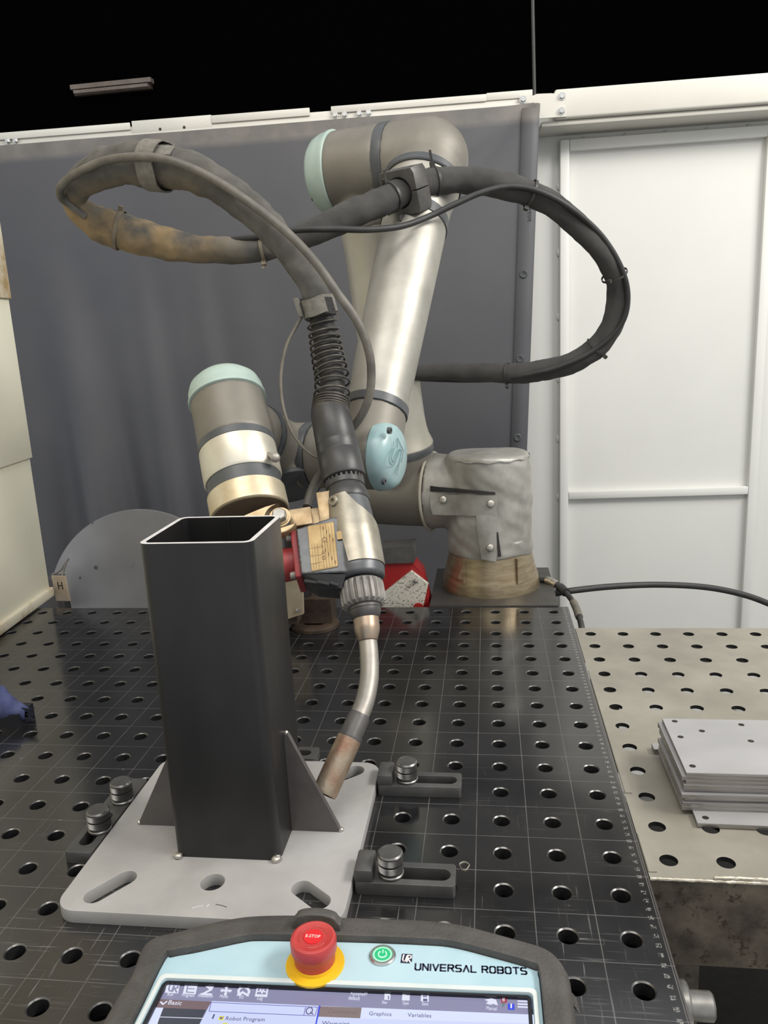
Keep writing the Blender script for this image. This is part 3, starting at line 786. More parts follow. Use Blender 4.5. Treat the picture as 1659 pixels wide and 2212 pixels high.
# (cast pockets are added below, once the cover's helper exists)
# cloth cover over the base joint: domed drum with a side sleeve
neck0 = B0 - u * .055; neck1 = B0 - u * .112
fused([lambda b: lathe(b, [(.0785, .069), (.0800, .080), (.0795, .13), (.079, .2), (.0775, .248), (.075, .258), (.0, .262)], Vector((-.107, .153, 0)), Z, 48),
       lambda b: lathe(b, [(.05, 0), (.066, .05), (.0735, .112)], B0, -u, 48)], .0032, 10, 'fabric_cover', 'cover_vinyl', rb, 80)
cover = bpy.data.objects['fabric_cover']
for v in cover.data.vertices:                                    # wrinkles, pulled cloth
    p = v.co + Vector((-.107, .153, 0)); r_ = Vector((p.x + .107, p.y - .153, 0))
    n_ = r_.normalized() if r_.length > 1e-5 else Vector((0, 0, 1))
    q = Vector((p.x * 18, p.y * 18, p.z * 30 + p.x * 14))
    v.co += n_ * (.0034 * noise.noise(Vector((p.x * 9, p.y * 9, p.z * 13 + p.x * 9))) + .0020 * noise.noise(q * 1.7)) + Vector((0, 0, .004 * noise.noise(Vector((p.x * 14, p.y * 14, 7))))) * (1 if p.z > .24 else .3)
    if p.z < .10: v.co.z += .006 * noise.noise(Vector((p.x * 16, p.y * 16, 2)))
bm = new(); sweep(bm, [Vector((-.107, .153, .2515)) + Vector((.0772 * math.cos(2 * PI * k / 48), .0772 * math.sin(2 * PI * k / 48), .0015 * math.sin(k * 1.7))) for k in range(48)], .0012, 6, closed=True)
obj('top_seam', bm, 'cover_vinyl', cover)
x_, y_, z_ = frame_from(-u)
bm = new(); sweep(bm, [neck1 + (x_ * math.cos(2 * PI * k / 48) + y_ * math.sin(2 * PI * k / 48)) * .0755 for k in range(48)], .0028, 8, closed=True, hint=-u)
obj('sleeve_piping', bm, 'piping', cover)
cc = Vector((-.107, .153, 0))
def drum(px, py, r=.081):                                        # point on the cover's drum seen at a pixel
    d = ray(px, py); o = CAM - cc
    A_ = d.x ** 2 + d.y ** 2; B_ = 2 * (o.x * d.x + o.y * d.y); C_ = o.x ** 2 + o.y ** 2 - r * r
    D_ = max(B_ * B_ - 4 * A_ * C_, 0); t = (-B_ - math.sqrt(D_)) / (2 * A_); return CAM + d * t
def drum_patch(name, poly, r, th, m, parent, n=10):
    """piece of cloth lying on the drum: quads between a left and a right chain of pixels"""
    bm = new(); rows = []
    for (lx, ly), (rx, ry) in poly:
        row = []
        for i in range(n + 1):
            p = drum(lx + (rx - lx) * i / n, ly + (ry - ly) * i / n, r)
            row.append(p)
        rows.append(row)
    A_ = [[bm.verts.new(p) for p in row] for row in rows]
    B_ = [[bm.verts.new(cc + Vector(((p.x - cc.x) * (1 - th / r), (p.y - cc.y) * (1 - th / r), p.z))) for p in row] for row in rows]
    R_ = len(rows)
    for j in range(R_ - 1):
        for i in range(n):
            bm.faces.new((A_[j][i], A_[j][i + 1], A_[j + 1][i + 1], A_[j + 1][i])); bm.faces.new((B_[j][i], B_[j + 1][i], B_[j + 1][i + 1], B_[j][i + 1]))
        bm.faces.new((A_[j][0], A_[j + 1][0], B_[j + 1][0], B_[j][0])); bm.faces.new((A_[j][n], B_[j][n], B_[j + 1][n], A_[j + 1][n]))
    for i in range(n):
        bm.faces.new((A_[0][i], B_[0][i], B_[0][i + 1], A_[0][i + 1])); bm.faces.new((A_[-1][i], A_[-1][i + 1], B_[-1][i + 1], B_[-1][i]))
    return obj(name, bm, m, parent, angle=50)
for tri_ in (((968, 1256), (1002, 1262), (1000, 1214)), ((1118, 1208), (1119, 1262), (1148, 1254)), ((988, 1250), (1000, 1254), (999, 1222))):
    bm = new(); P = [drum(*q_, r=.0935 - .0105 * max(0, min(1, (1262 - q_[1]) / 60))) for q_ in tri_]
    Q_ = [p_ + (cc + Vector((0, 0, p_.z)) - p_).normalized() * .006 for p_ in P]
    vs = [bm.verts.new(p_) for p_ in P + Q_]
    for f in ((0, 1, 2), (3, 5, 4), (0, 3, 4, 1), (1, 4, 5, 2), (2, 5, 3, 0)): bm.faces.new([vs[i] for i in f])
    obj('cast_rib', bm, 'bronze_cast', foot, smooth=False)
# the flap bridges from the sleeve's rim to the drum: built on a flat-ish plane a little in front of both
fl = new()
def flap_pt(px, py):
    k = min(1, max(0, (1000 - px) / 70)); y = drum(max(px, 985), py, .0835).y * (1 - k) + (neck1.y - .074) * k
    return at(px, py, y)
def flap_patch(name, poly, m, th=.003, n=14):
    bm = new(); A_ = []
    for (lx, ly), (rx, ry) in poly: A_.append([flap_pt(lx + (rx - lx) * i / n, ly + (ry - ly) * i / n) for i in range(n + 1)])
    for row in A_:
        for p in row: p.y += .0028 * noise.noise(p * 60)
    T_ = [[bm.verts.new(p) for p in row] for row in A_]; U_ = [[bm.verts.new(p + Vector((0, th, 0))) for p in row] for row in A_]
    for j in range(len(A_) - 1):
        for i in range(n):
            bm.faces.new((T_[j][i], T_[j][i + 1], T_[j + 1][i + 1], T_[j + 1][i])); bm.faces.new((U_[j][i], U_[j + 1][i], U_[j + 1][i + 1], U_[j][i + 1]))
        bm.faces.new((T_[j][0], T_[j + 1][0], U_[j + 1][0], U_[j][0])); bm.faces.new((T_[j][n], U_[j][n], U_[j + 1][n], T_[j + 1][n]))
    for i in range(n):
        bm.faces.new((T_[0][i], U_[0][i], U_[0][i + 1], T_[0][i + 1])); bm.faces.new((T_[-1][i], T_[-1][i + 1], U_[-1][i + 1], U_[-1][i]))
    return obj(name, bm, m, cover, angle=50)
flap_patch('flap', [((929, 1068), (1076, 1071)), ((929, 1082), (1076, 1085)), ((930, 1096), (1075, 1100)), ((934, 1112), (1074, 1116))], 'cover_vinyl')
flap_patch('flap', [((1028, 1110), (1074, 1112)), ((1030, 1140), (1073, 1142)), ((1035, 1175), (1072, 1180)), ((1040, 1208), (1072, 1214))], 'cover_vinyl')
flap_patch('zipper', [((929, 1050), (1070, 1064)), ((929, 1062), (1070, 1069))], 'zip_black', .002)
drum_patch('zipper', [((1073, 1150), (1076, 1150)), ((1074, 1180), (1080, 1180)), ((1075, 1203), (1083, 1202))], .0815, .003, 'zip_black', cover)
for px, py in ((957, 1079), (1060, 1088), (1059, 1183)):
    p = flap_pt(px, py); bm = new(); lathe(bm, [(.0072, -.004), (.0072, .001), (.006, .0028), (.0035, .0036), (0, .0038)], p + Vector((0, -.001, 0)), Vector((.05, -1, .25)), 24)
    obj('snap_button', bm, 'snap_metal', cover)

# shoulder housing and upper arm
fused([lambda b: lathe(b, [(.060, 0), (.069, .02), (.0695, .10), (.068, .20), (.062, .222), (.045, .235), (0, .238)], B0 - u * .085, -u, 56),
       lambda b: cyl(b, S, S + up_dir * .084, .060, .0605, 48)], .003, 12, 'shoulder_housing', 'robot_grey', rb)
bm = new(); lathe(bm, [(.0625, .080), (.0635, .083), (.0635, .091), (.0625, .094)], S, up_dir, 56); obj('joint_ring', bm, 'joint_ring', rb)
ul = (E - S).length
bm = new(); lathe(bm, [(.0625, .0935), (.0635, .096), (.0615, .102), (.0575, .112), (.0545, .128), (.0530, .150), (.0515, .24), (.0505, ul - .13), (.0530, ul - .085), (.054, ul - .06)], S, up_dir, 56)
obj('upper_arm_tube', bm, 'alu_arm_dull', rb)

# elbow: two housings side by side on the axis u
fused([lambda b: lathe(b, [(.066, -.048), (.0665, -.04), (.0665, .044)], E, u, 56),
       lambda b: cyl(b, E, E - up_dir * .088, .058, .0545, 48)], .003, 14, 'elbow_housing', 'robot_grey', rb)
bm = new(); lathe(bm, [(.0, -.087), (.042, -.0865), (.053, -.0835), (.0600, -.0765), (.0655, -.063), (.0675, -.052), (.0690, -.049), (.0690, -.045), (.0670, -.044)], E, u, 56)
ec = obj('end_cap', bm, 'mint_cap', rb); ec['label'] = 'mint green cap on the elbow'
for a in (.6, 2.4, 4.4):
    xx, yy, zz = frame_from(u); q = E + (xx * math.cos(a) + yy * math.sin(a)) * .056 - u * .0765
    bm = new(); cyl(bm, q, q - u * .003, .0035, seg=12); obj('cap_screw', bm, 'joint_ring', ec)
bm = new(); lathe(bm, [(.0668, .042), (.0672, .044), (.0672, .056), (.0668, .058)], E, u, 56); obj('joint_ring', bm, 'joint_ring', rb)
eo = E + u * .056
d_ = (F - eo).dot(u)
fused([lambda b: lathe(b, [(.0665, 0), (.0665, d_ * .9)], eo, u, 56), lambda b: ball(b, eo + u * d_ * .95, .0665, 40),
       lambda b: cyl(b, eo + u * d_ * .95, eo + u * d_ * .95 + fo_dir * .052, .063, .0610, 48)], .003, 10, 'forearm_elbow', 'robot_grey', rb)
Fo = eo + u * d_ * .95
fl_ = (W - Fo).length; fd = (W - Fo).normalized()
bm = new(); lathe(bm, [(.0552, .036), (.0562, .038), (.0562, .048), (.0552, .050)], Fo, fd, 56)
# forearm tube with its two rings
r1_, r2b = .0515, .0425
bm.free(); bm = new(); lathe(bm, [(.0625, .044), (.0640, .046), (.0640, .056), (.0625, .058)], Fo, fd, 56); obj('joint_ring', bm, 'joint_ring', rb)
bm = new(); lathe(bm, [(.0605, .056), (.0595, .066), (.056, .076), (.0535, .092), (r1_, .115), (.0500, .2), (.0455, .40), (.0435, fl_ - .105), (.0440, fl_ - .092), (.0455, fl_ - .083), (.0455, fl_ - .079)], Fo, fd, 56)
obj('forearm_tube', bm, 'alu_arm', rb)
bm = new(); lathe(bm, [(.0450, fl_ - .080), (.0462, fl_ - .079), (.0462, fl_ - .067), (.0450, fl_ - .066)], Fo, fd, 56); obj('joint_ring', bm, 'joint_ring', rb)
hb = .128                                                        # band clamp around the forearm that carries the hose holder
bm = new(); lathe(bm, [(.0505, hb - .009), (.0528, hb - .009), (.0528, hb + .009), (.0505, hb + .009)], Fo, fd, 56)
band = obj('band_clamp', bm, 'joint_ring', rb)

# wrist 1 (blue cap), wrist 2, wrist 3 with the tool flange
fused([lambda b: lathe(b, [(.046, -.078), (.0465, -.07), (.0465, .020)], W, u, 56), lambda b: cyl(b, W, W - fd * .068, .046, .0445, 48)], .0026, 12, 'wrist_housing', 'robot_grey', rb)
bm = new(); lathe(bm, [(.0462, .018), (.0480, .020), (.0480, .027), (.0462, .035), (.0415, .0425), (.0340, .0470), (.0, .0500)], W, u, 56)
wc = obj('end_cap', bm, 'blue_cap', rb); wc['label'] = 'pale blue cap with an engraved emblem'
cx_, cy_, cz_ = frame_from(u, Z); cy_ = -cy_ if cy_.y < 0 else cy_
cap_o = W + u * .0502
def cap_pt(px, py):                                             # onto the cap's face plane
    d = ray(px, py); t = (cap_o - CAM).dot(u) / d.dot(u); return CAM + d * t
def groove(pts, parent, r=.00042, m='cap_groove'):
    bm = new(); sweep(bm, [cap_pt(*q) for q in pts], r, 6); return obj('engraving', bm, m, parent)
k3 = lambda L_: [(560 + x / 4.879, 620 + y / 4.879) for x, y in L_]
groove(k3([(1455, 1590), (1520, 1725), (1500, 1850)]), wc); groove(k3([(1455, 1590), (1455, 1700)]), wc)
groove(k3(spline([(1418, 1625), (1412, 1690), (1380, 1750), (1368, 1820), (1385, 1870), (1420, 1875), (1450, 1800), (1480, 1720)], 5)), wc)
groove(k3(spline([(1430, 1690), (1400, 1770), (1395, 1815), (1415, 1845), (1440, 1770), (1470, 1715), (1495, 1720), (1495, 1760), (1450, 1985)], 5)), wc)
groove(k3([(1480, 1850), (1430, 1960)]), wc)
for px, py in ((844, 930), (832, 1040)):
    p = cap_pt(px, py) - u * .004; bm = new(); lathe(bm, [(.0045, 0), (.0045, .0045), (.0025, .0045), (.0025, .002), (0, .002)], p, u, 14); obj('cap_screw', bm, 'joint_ring', wc)
bm = new(); lathe(bm, [(.0470, -.090), (.0476, -.088), (.0476, -.079), (.0470, -.077)], W, u, 56); obj('joint_ring', bm, 'joint_ring', rb)
W2 = W - u * .128
T3 = at(484, 828, -.295); B3 = at(541, 1112, -.407); a3 = (T3 - B3).normalized(); l3 = (T3 - B3).length
J3 = B3 + a3 * (l3 * .655)
bdir = (W2 - J3).normalized()
fused([lambda b: lathe(b, [(.0465, .089), (.0465, .128)], W, -u, 48), lambda b: ball(b, W2, .047, 36),
       lambda b: cyl(b, W2, J3 + bdir * .052, .0465, .0455, 40), lambda b: cyl(b, W2 + a3 * .01, W2 - a3 * .050, .046, .044, 40)], .0026, 10, 'wrist_housing', 'robot_grey', rb)
bm = new(); lathe(bm, [(.0435, .048), (.0452, .049), (.0452, .054), (.0435, .055)], W2, -a3, 48); obj('end_cap', bm, 'joint_ring', rb)
bm = new(); lathe(bm, [(.0472, .048), (.0482, .0495), (.0482, .057), (.0472, .0585)], J3, bdir, 56); obj('joint_ring', bm, 'joint_ring', rb)
R3 = .0480
fused([lambda b: lathe(b, [(R3, l3 * .505), (R3, l3 * .86)], B3, a3, 64), lambda b: cyl(b, J3, J3 + bdir * .050, .0445, .0465, 48)], .0026, 12, 'wrist_housing', 'robot_grey', rb)
bm = new(); lathe(bm, [(.0485, l3 * .845), (.0505, l3 * .85), (.0505, l3 * .868), (.0490, l3 * .88), (.0486, l3 * .925), (.0455, l3 * .975), (.037, l3 * 1.02), (.020, l3 * 1.045), (0, l3 * 1.05)], B3, a3, 64)
mc = obj('end_cap', bm, 'mint_cap', rb); mc['label'] = 'mint green cap on the wrist'
bm = new(); lathe(bm, [(R3 + .0002, l3 * .458), (R3 + .0012, l3 * .462), (R3 + .0012, l3 * .508), (R3 + .0002, l3 * .512)], B3, a3, 64); obj('joint_ring', bm, 'joint_ring', rb)
bm = new(); lathe(bm, [(R3 - .0012, l3 * .235), (R3 + .0006, l3 * .25), (R3 + .0006, l3 * .462)], B3, a3, 64); tf = obj('tool_flange', bm, 'flange_alu', rb)
bm = new(); lathe(bm, [(R3 - .0022, l3 * .13), (R3 - .0022, l3 * .238)], B3, a3, 64); obj('tool_ring', bm, 'joint_ring', rb)
bm = new(); lathe(bm, [(R3 - .0015, 0), (R3, .0012), (R3, l3 * .14), (R3 - .001, l3 * .145)], B3, a3, 64); ad = obj('flange_adapter', bm, 'flange_stained', rb)
bm = new(); lathe(bm, [(R3 - .0025, -.0008), (R3 - .0025, .001)], B3, a3, 64); obj('flange_face', bm, 'flange_face', ad)
q = at(483, 1103, -.43)
fx, fy, fz = frame_from(a3, Vector((1, 0, 0)))
bm = new(); cyl(bm, B3 - fx * .030 + fy * .012 - a3 * .0015, B3 - fx * .030 + fy * .012 - a3 * .0005, .0042, seg=16); obj('screw_hole', bm, 'marker_black', ad)
pl = at(579, 982, -.385); bm = new(); cyl(bm, pl, pl + Vector((.012, -.012, -.002)), .0035, seg=16); ball(bm, pl + Vector((.012, -.012, -.002)), .0062, 18); obj('lock_pin', bm, 'alu_arm', tf)

# mounting plate under the robot
bm = new(); box(bm, -.2165, .0105, .0262, .2545, -.03, .002); tag(obj('mounting_plate', bm, 'table_plate_dark', bevel=.001), 'dark steel plate under the robot base, behind the table edge', 'plate')

# ------------------------------------------------------------------ torch: local frame A up the axis, l to the picture's left, f toward the viewer
TO = at(783, 1283, -.468); TT = at(741, 1018, -.365)
A = (TT - TO).normalized()
view = (CAM - TO).normalized(); Fw = (view - A * view.dot(A)).normalized(); Lf = -(A.cross(Fw)).normalized()
if Lf.x > 0: Lf = -Lf
TM = local_mtx(TO, Lf, A, Fw)
def tp(l, h, f): return TM @ Vector((l, h, f))
tor = thing('welding_torch', 'welding torch with bent metal neck, dark motor housing and black grip', 'torch', tuple(TO))
# nozzle, insulator, neck
NK = [at(791, 1345, -.487), at(795, 1385, -.500), at(798, 1425, -.516), at(797, 1470, -.535), at(788, 1515, -.556), at(773, 1553, -.573)]
nk = spline([tuple(p) for p in NK], 8)
bm = new(); sweep(bm, nk, [.0098] * 8 + [.0102] * (len(nk) - 8), 28); obj('neck', bm, 'neck_metal', tor)
n0 = at(775, 1550, -.574); n1 = at(700, 1716, -.625); nd = (n1 - n0).normalized(); nl = (n1 - n0).length
bm = new(); lathe(bm, [(.0100, -.004), (.0118, .0), (.0118, .017), (.0130, .020), (.0130, .023)], n0, nd, 32); obj('insulator_sleeve', bm, 'insulator', tor)
bm = new(); lathe(bm, [(.0128, .022), (.0128, nl * .95), (.0118, nl), (.0095, nl), (.0095, nl - .012), (0, nl - .012)], n0, nd, 36); obj('gas_nozzle', bm, 'nozzle_copper', tor)
# copper sleeve and collar below the nut (run between nut and neck)
ct = TO + A * .004; cb = NK[0]; cd = (cb - ct).normalized(); cl = (cb - ct).length
c2a = at(786, 1318, -.478)
e0 = at(790, 1328, -.482); e1 = at(795, 1385, -.502); ed = (e1 - e0).normalized(); el = (e1 - e0).length
bm = new(); lathe(bm, [(.0145, -.004), (.0145, el * .50), (.0142, el * .62), (.0112, el * .93), (.0100, el)], e0, ed, 36); obj('neck_sleeve', bm, 'copper_sleeve', tor)
g0 = TO - A * .012; gd = (e0 - g0).normalized(); gl = (e0 - g0).length
bm = new(); lathe(bm, [(.0165, 0), (.0185, .003), (.0185, gl * .45), (.0178, gl * .52), (.0180, gl * .78), (.0155, gl + .004), (.0143, gl + .005)], g0, gd, 40); obj('collar', bm, 'insulator', tor)
# ribbed lock nut
bm = new(); prof = [(.0200, -.016), (.0250, -.0135), (.0258, -.010), (.0258, .008), (.0250, .0115), (.0232, .013)]
rings = lathe(bm, prof, TO, A, 100, hint=Fw)
for ri, ring in enumerate(rings):
    for k, v in enumerate(ring):
        if k % 5 in (0, 1) and 1 <= ri <= 3: v.co += (TO + A * (v.co - TO).dot(A) - v.co).normalized() * .0032
obj('lock_nut', bm, 'nut_grey', tor, angle=25)
# housing: barrel + box
HB0, HB1 = .015, .120
def barrel(b): lathe(b, [(.0262, HB0), (.0290, HB0 + .003), (.0300, HB0 + .012), (.0285, .075), (.0268, .105), (.0255, HB1)], TO, A, 48)
def boxpart(b):
    vs = []
    bot = [(.0745, .0235), (.0, .0135)]
    for f in (.026, -.024):
        for l, h in ((.0645, .0250), (-.004, .0160), (-.004, .088), (.022, .0900), (.0640, .0820)): vs.append(b.verts.new(tp(l, h, f)))
    b.faces.new(vs[:5]); b.faces.new(vs[5:][::-1])
    for i in range(5): b.faces.new((vs[i], vs[i + 5], vs[(i + 1) % 5 + 5], vs[(i + 1) % 5]))
fused([barrel, boxpart], .0013, 4, 'housing', 'torch_housing', tor, 45)
hous = bpy.data.objects['housing']
bm = new()                                                       # dark plastic underside with three ribs
vs = [bm.verts.new(tp(*q)) for q in ((.0635, .0255, .024), (.015, .0170, .024), (.015, .0170, -.022), (.0635, .0255, -.022), (.050, .010, .012), (.022, .004, .016), (.022, .004, -.016), (.050, .010, -.012))]
for f in ((0, 1, 2, 3), (4, 7, 6, 5), (0, 4, 5, 1), (1, 5, 6, 2), (2, 6, 7, 3), (3, 7, 4, 0)): bm.faces.new([vs[i] for i in f])
ug = obj('underside', bm, 'torch_black', tor, bevel=.002)
for i in range(3):
    bm = new(); a_ = tp(.062 - .014 * i, .0185 - .0035 * i, .020); b_ = tp(.045 - .010 * i, .0135 - .003 * i, .0185)
    sweep(bm, [a_, b_], .0022, 8); obj('rib', bm, 'torch_black', ug)
# silver half-shell cover on the barrel
def shell_pt(th, h, e=0.0):
    r = .0312 + e if h < .075 else .0312 + e - (h - .075) * .085
    return TO + A * h + Lf * (-math.sin(th) * r) + Fw * (math.cos(th) * r)
t0 = [(.020, -.30), (.033, -.33), (.045, -.37), (.058, -.42), (.070, -.52), (.079, -1.02), (.090, -1.08), (.105, -1.02), (.114, -.98), (.121, -.80)]
t1 = [(.020, 1.9), (.045, 1.9), (.070, 1.85), (.082, 1.45), (.092, .85), (.102, .40), (.112, .15), (.121, -.05)]
def interp(tb_, h):
    for (h0, v0), (h1, v1) in zip(tb_, tb_[1:]):
        if h <= h1: return v0 + (v1 - v0) * max(0, (h - h0)) / (h1 - h0)
    return tb_[-1][1]
bm = new(); rows = []
for j in range(41):
    h = .030 + (.121 - .030) * j / 40; a_, b_ = interp(t0, h), interp(t1, h)
    rows.append([bm.verts.new(shell_pt(a_ + (b_ - a_) * i / 20, h)) for i in range(21)])
for j in range(40):
    for i in range(20): bm.faces.new((rows[j][i], rows[j][i + 1], rows[j + 1][i + 1], rows[j + 1][i]))
me = bpy.data.meshes.new('s'); bmesh.ops.recalc_face_normals(bm, faces=bm.faces); bm.to_mesh(me); bm.free(); o = bpy.data.objects.new('s', me); C.objects.link(o)
so = o.modifiers.new('s', 'SOLIDIFY'); so.thickness = .0026; so.offset = -1
cs = baked(o, 'cover_shell', 'torch_cover', tor, 40)
p = shell_pt(-.62, .1125, .001); nrm = (p - TO - A * .1125).normalized()
bm = new(); lathe(bm, [(.0068, -.003), (.0068, .0014), (.0056, .0022), (.0030, .0022), (.0030, .0004), (.0016, .0004), (.0016, -.001), (0, -.001)], p, nrm, 32); obj('cover_screw', bm, 'torch_cover', cs)
# rating plate with engraved lines
rp = new(); z0 = .0266
def lh(px, py, f=.0263):
    o_ = TM.inverted() @ CAM; d_3 = TM.inverted().to_3x3() @ ray(px, py); q_ = o_ + d_3 * ((f - o_.z) / d_3.z); return q_.x, q_.y
RC = [lh(*q_) for q_ in ((673, 1235), (731, 1224), (721, 1127), (664, 1137))]   # lower left, lower right, upper right, upper left
vs = rrect(0, 1, 0, 1, .05, 4)
RM = TM @ Matrix.Translation((0, 0, .0263))
def unit(a_, b_):
    p_ = [(1 - a_) * (1 - b_), a_ * (1 - b_), a_ * b_, (1 - a_) * b_]
    return (sum(w_ * c_[0] for w_, c_ in zip(p_, RC)), sum(w_ * c_[1] for w_, c_ in zip(p_, RC)))
def skew(l, h): return unit((.0660 - l) / .0375, (h - .0275) / .0555)
plt = plate('rating_plate', [[unit(l, h) for l, h in vs]], 0, .0008, 'label_brass', tor, RM)
def ink(l0, l1, h0, h1):
    a_, b_, c_, d_2 = skew(l0, h0), skew(l1, h0), skew(l1, h1), skew(l0, h1)
    return plate('print_line', [[a_, b_, c_, d_2]], .0008, .0010, 'label_ink', plt, RM)
for i, l in enumerate((.0325, .0365, .0402, .0440, .0478)): ink(l, l + .0004, .0285, .0815 - .004 * (i % 2))
ink(.0288, .0657, .0282, .0285); ink(.0288, .0657, .0822, .0825); ink(.0285, .0288, .0282, .0825); ink(.0655, .0658, .0282, .0825)
for h in (.036, .045, .0545): ink(.0500, .0650, h, h + .0004)
for l in (.0545, .0585, .0620): ink(l, l + .0003, .029, .060)
for i in range(9):
    l = .0305 + .004 * (i % 5); h = .031 + .0055 * i; ink(l + .0008, l + .0022, h, h + .0042)
ce = text('print_text', 'CE', tp(*skew(.0470, .066), .0271), tp(*skew(.0470, .0585), .0271), 0, 'label_ink', plt, .0052, up=Fw, thick=.0003)
tri = plate('print_symbol', [[skew(.0448, .0460), skew(.0498, .0460), skew(.0473, .0505)], [skew(.0458, .0466), skew(.0488, .0466), skew(.0473, .0494)]], .0008, .0010, 'label_ink', plt, RM)
plate('print_symbol', [[skew(l, h) for l, h in rrect(.0452, .0492, .0385, .0430, .0003, 2)], [skew(l, h) for l, h in rrect(.0458, .0486, .0391, .0424, .0003, 2)]], .0008, .0010, 'label_ink', plt, RM)
plate('small_label', [[skew(l, h) for l, h in rrect(.0150, .0262, .0590, .0690, .0015, 3)]], .0008, .0014, 'label_brass', tor, RM @ Matrix.Translation((0, 0, .0007)))
# red motor flange and motor behind the post
bm = new(); box(bm, .0640, .0715, .024, .083, -.026, .022, TM); rf = obj('motor_flange', bm, 'red_paint', tor, bevel=.002)
bm = new(); cyl(bm, tp(.070, .053, -.004), tp(.092, .053, -.004), .019, .0205); obj('motor_neck', bm, 'red_paint', tor)
bm = new(); cyl(bm, tp(.090, .053, -.004), tp(.126, .053, -.004), .0215); obj('motor', bm, 'torch_black', tor, bevel=.002)
for h in (.030, .078):
    bm = new(); c_ = tp(.0715, h, .014); lathe(bm, [(.0045, 0), (.0045, .005), (.0036, .0062), (0, .0062)], c_, Lf, 18); obj('flange_screw', bm, 'nut_grey', rf)
# shoulder cone, toothed coupling ring, grip
bm = new(); lathe(bm, [(.0262, .1185), (.0270, .121), (.0262, .129), (.0235, .137), (.0225, .139)], TO, A, 48); obj('shoulder', bm, 'torch_black', tor)
bm = new(); rings = lathe(bm, [(.0228, .1385), (.0240, .1395), (.0240, .146), (.0240, .1465), (.0240, .156), (.0228, .158)], TO, A, 120, hint=Fw)
for ri, ring in enumerate(rings):
    for k, v in enumerate(ring):
        if k % 5 in (0, 1) and ri >= 3: v.co += (TO + A * (v.co - TO).dot(A) - v.co).normalized() * .0028
cr = obj('coupling_ring', bm, 'torch_black', tor, angle=25)
G0 = TO + A * .152; GT = at(706, 860, -.314); GA = (GT - G0).normalized(); gl_ = (GT - G0).length
bm = new(); lathe(bm, [(.0228, .000), (.0262, .002), (.0270, .004), (.0266, gl_ * .30), (.0262, gl_ * .305), (.0262, gl_ * .315), (.0264, gl_ * .32), (.0262, gl_ * .42), (.0257, gl_ * .425), (.0257, gl_ * .435), (.0260, gl_ * .44),
                  (.0250, gl_ * .80), (.0230, gl_ * .86), (.0215, gl_ * .9)], G0, GA, 56); obj('grip', bm, 'torch_black', tor)
# spring and hose inside it
SP = spline([tuple(G0 + GA * gl_ * .80), tuple(at(718, 822, -.300)), tuple(at(708, 770, -.285)), tuple(at(700, 720, -.276)), tuple(at(690, 655, -.272))], 14)
bm = new(); sweep(bm, SP, .0158, 24, lump=.10, lf=90); obj('inner_hose', bm, 'dark_inner', tor)
def helix(path, turns_at, r, n=26):
    """turns_at(s) gives the phase in turns at path fraction s"""
    P = [Vector(p) for p in path]; K = len(P); out = []
    x, _, _ = frame_from(P[1] - P[0], Fw)
    tot = int(turns_at(1) * n)
    # tabulate s for phase
    S_ = [i / 2000 for i in range(2001)]; T_ = [turns_at(s) for s in S_]
    j = 0
    for i in range(tot):
        ph = i / n
        while j < 1999 and T_[j + 1] < ph: j += 1
        s = S_[j] + (ph - T_[j]) / max(T_[j + 1] - T_[j], 1e-9) * .0005
        f = s * (K - 1); k = min(int(f), K - 2); c = P[k].lerp(P[k + 1], f - k); t = (P[k + 1] - P[k]).normalized()
        xx = (x - t * x.dot(t)).normalized(); yy = t.cross(xx)
        rr = r(s); out.append(c + xx * math.cos(ph * 2 * PI) * rr + yy * math.sin(ph * 2 * PI) * rr)
    return out
def turns(s):
    if s < .12: return s / .12 * 6.5
    if s < .86: return 6.5 + (s - .12) / .74 * 11
    return 17.5 + (s - .86) / .14 * 4
bm = new(); sweep(bm, helix(SP, turns, lambda s: .0232 - .0035 * min(1, s * 1.3)), .0015, 8); obj('spring', bm, 'spring_steel', tor)
# cables at the torch (thin sensor lead and thick control lead are part of the hose bundle below)
bm = new(); sweep(bm, spline([at(705, 1008, -.335), at(686, 1035, -.33), at(672, 1065, -.335), at(664, 1095, -.35)], 8), .0062, 14); obj('short_hose', bm, 'cable_dusty', tor)

# bracket between flange and torch
br = thing('torch_bracket', 'brass-coloured bracket bolting the torch to the robot flange', 'bracket', tuple(B3))
ep = at(605, 1118, -.445)
EM = local_mtx(ep, Lf, A, Fw)
plate('clamp_ear', [[(.020 * math.cos(a), .020 * math.sin(a)) for a in [math.radians(d) for d in range(-150, 91, 12)]] + [(.03, .012), (.075, -.002), (.075, -.022)]], -.016, .0, 'brass_plate', br, EM, bev=.0012)
bm = new(); lathe(bm, [(.0125, 0), (.0125, .0018), (.0105, .0018), (.0105, .0032)], ep, Fw, 32); wsh = obj('washer', bm, 'brass_plate', br)
bm = new(); lathe(bm, [(.0088, .003), (.0088, .0085), (.0074, .010), (0, .010)], ep, Fw, 6); obj('hex_bolt', bm, 'grey_bolt', br, smooth=False)
bm = new(); box(bm, -.036, -.010, -.010, .013, -.020, -.008, EM); obj('link_block', bm, 'brass_plate', br, bevel=.001)
for la, lb, ha, hb_, f0, f1, nm in ((.0655, .030, .082, .117, -.006, .006, 'bracket_plate'), (.036, .016, .091, .132, .004, .016, 'bracket_plate')):
    bm = new(); box(bm, min(la, lb), max(la, lb), ha, hb_, f0, f1, TM); obj(nm, bm, 'brass_plate', br, bevel=.0012)

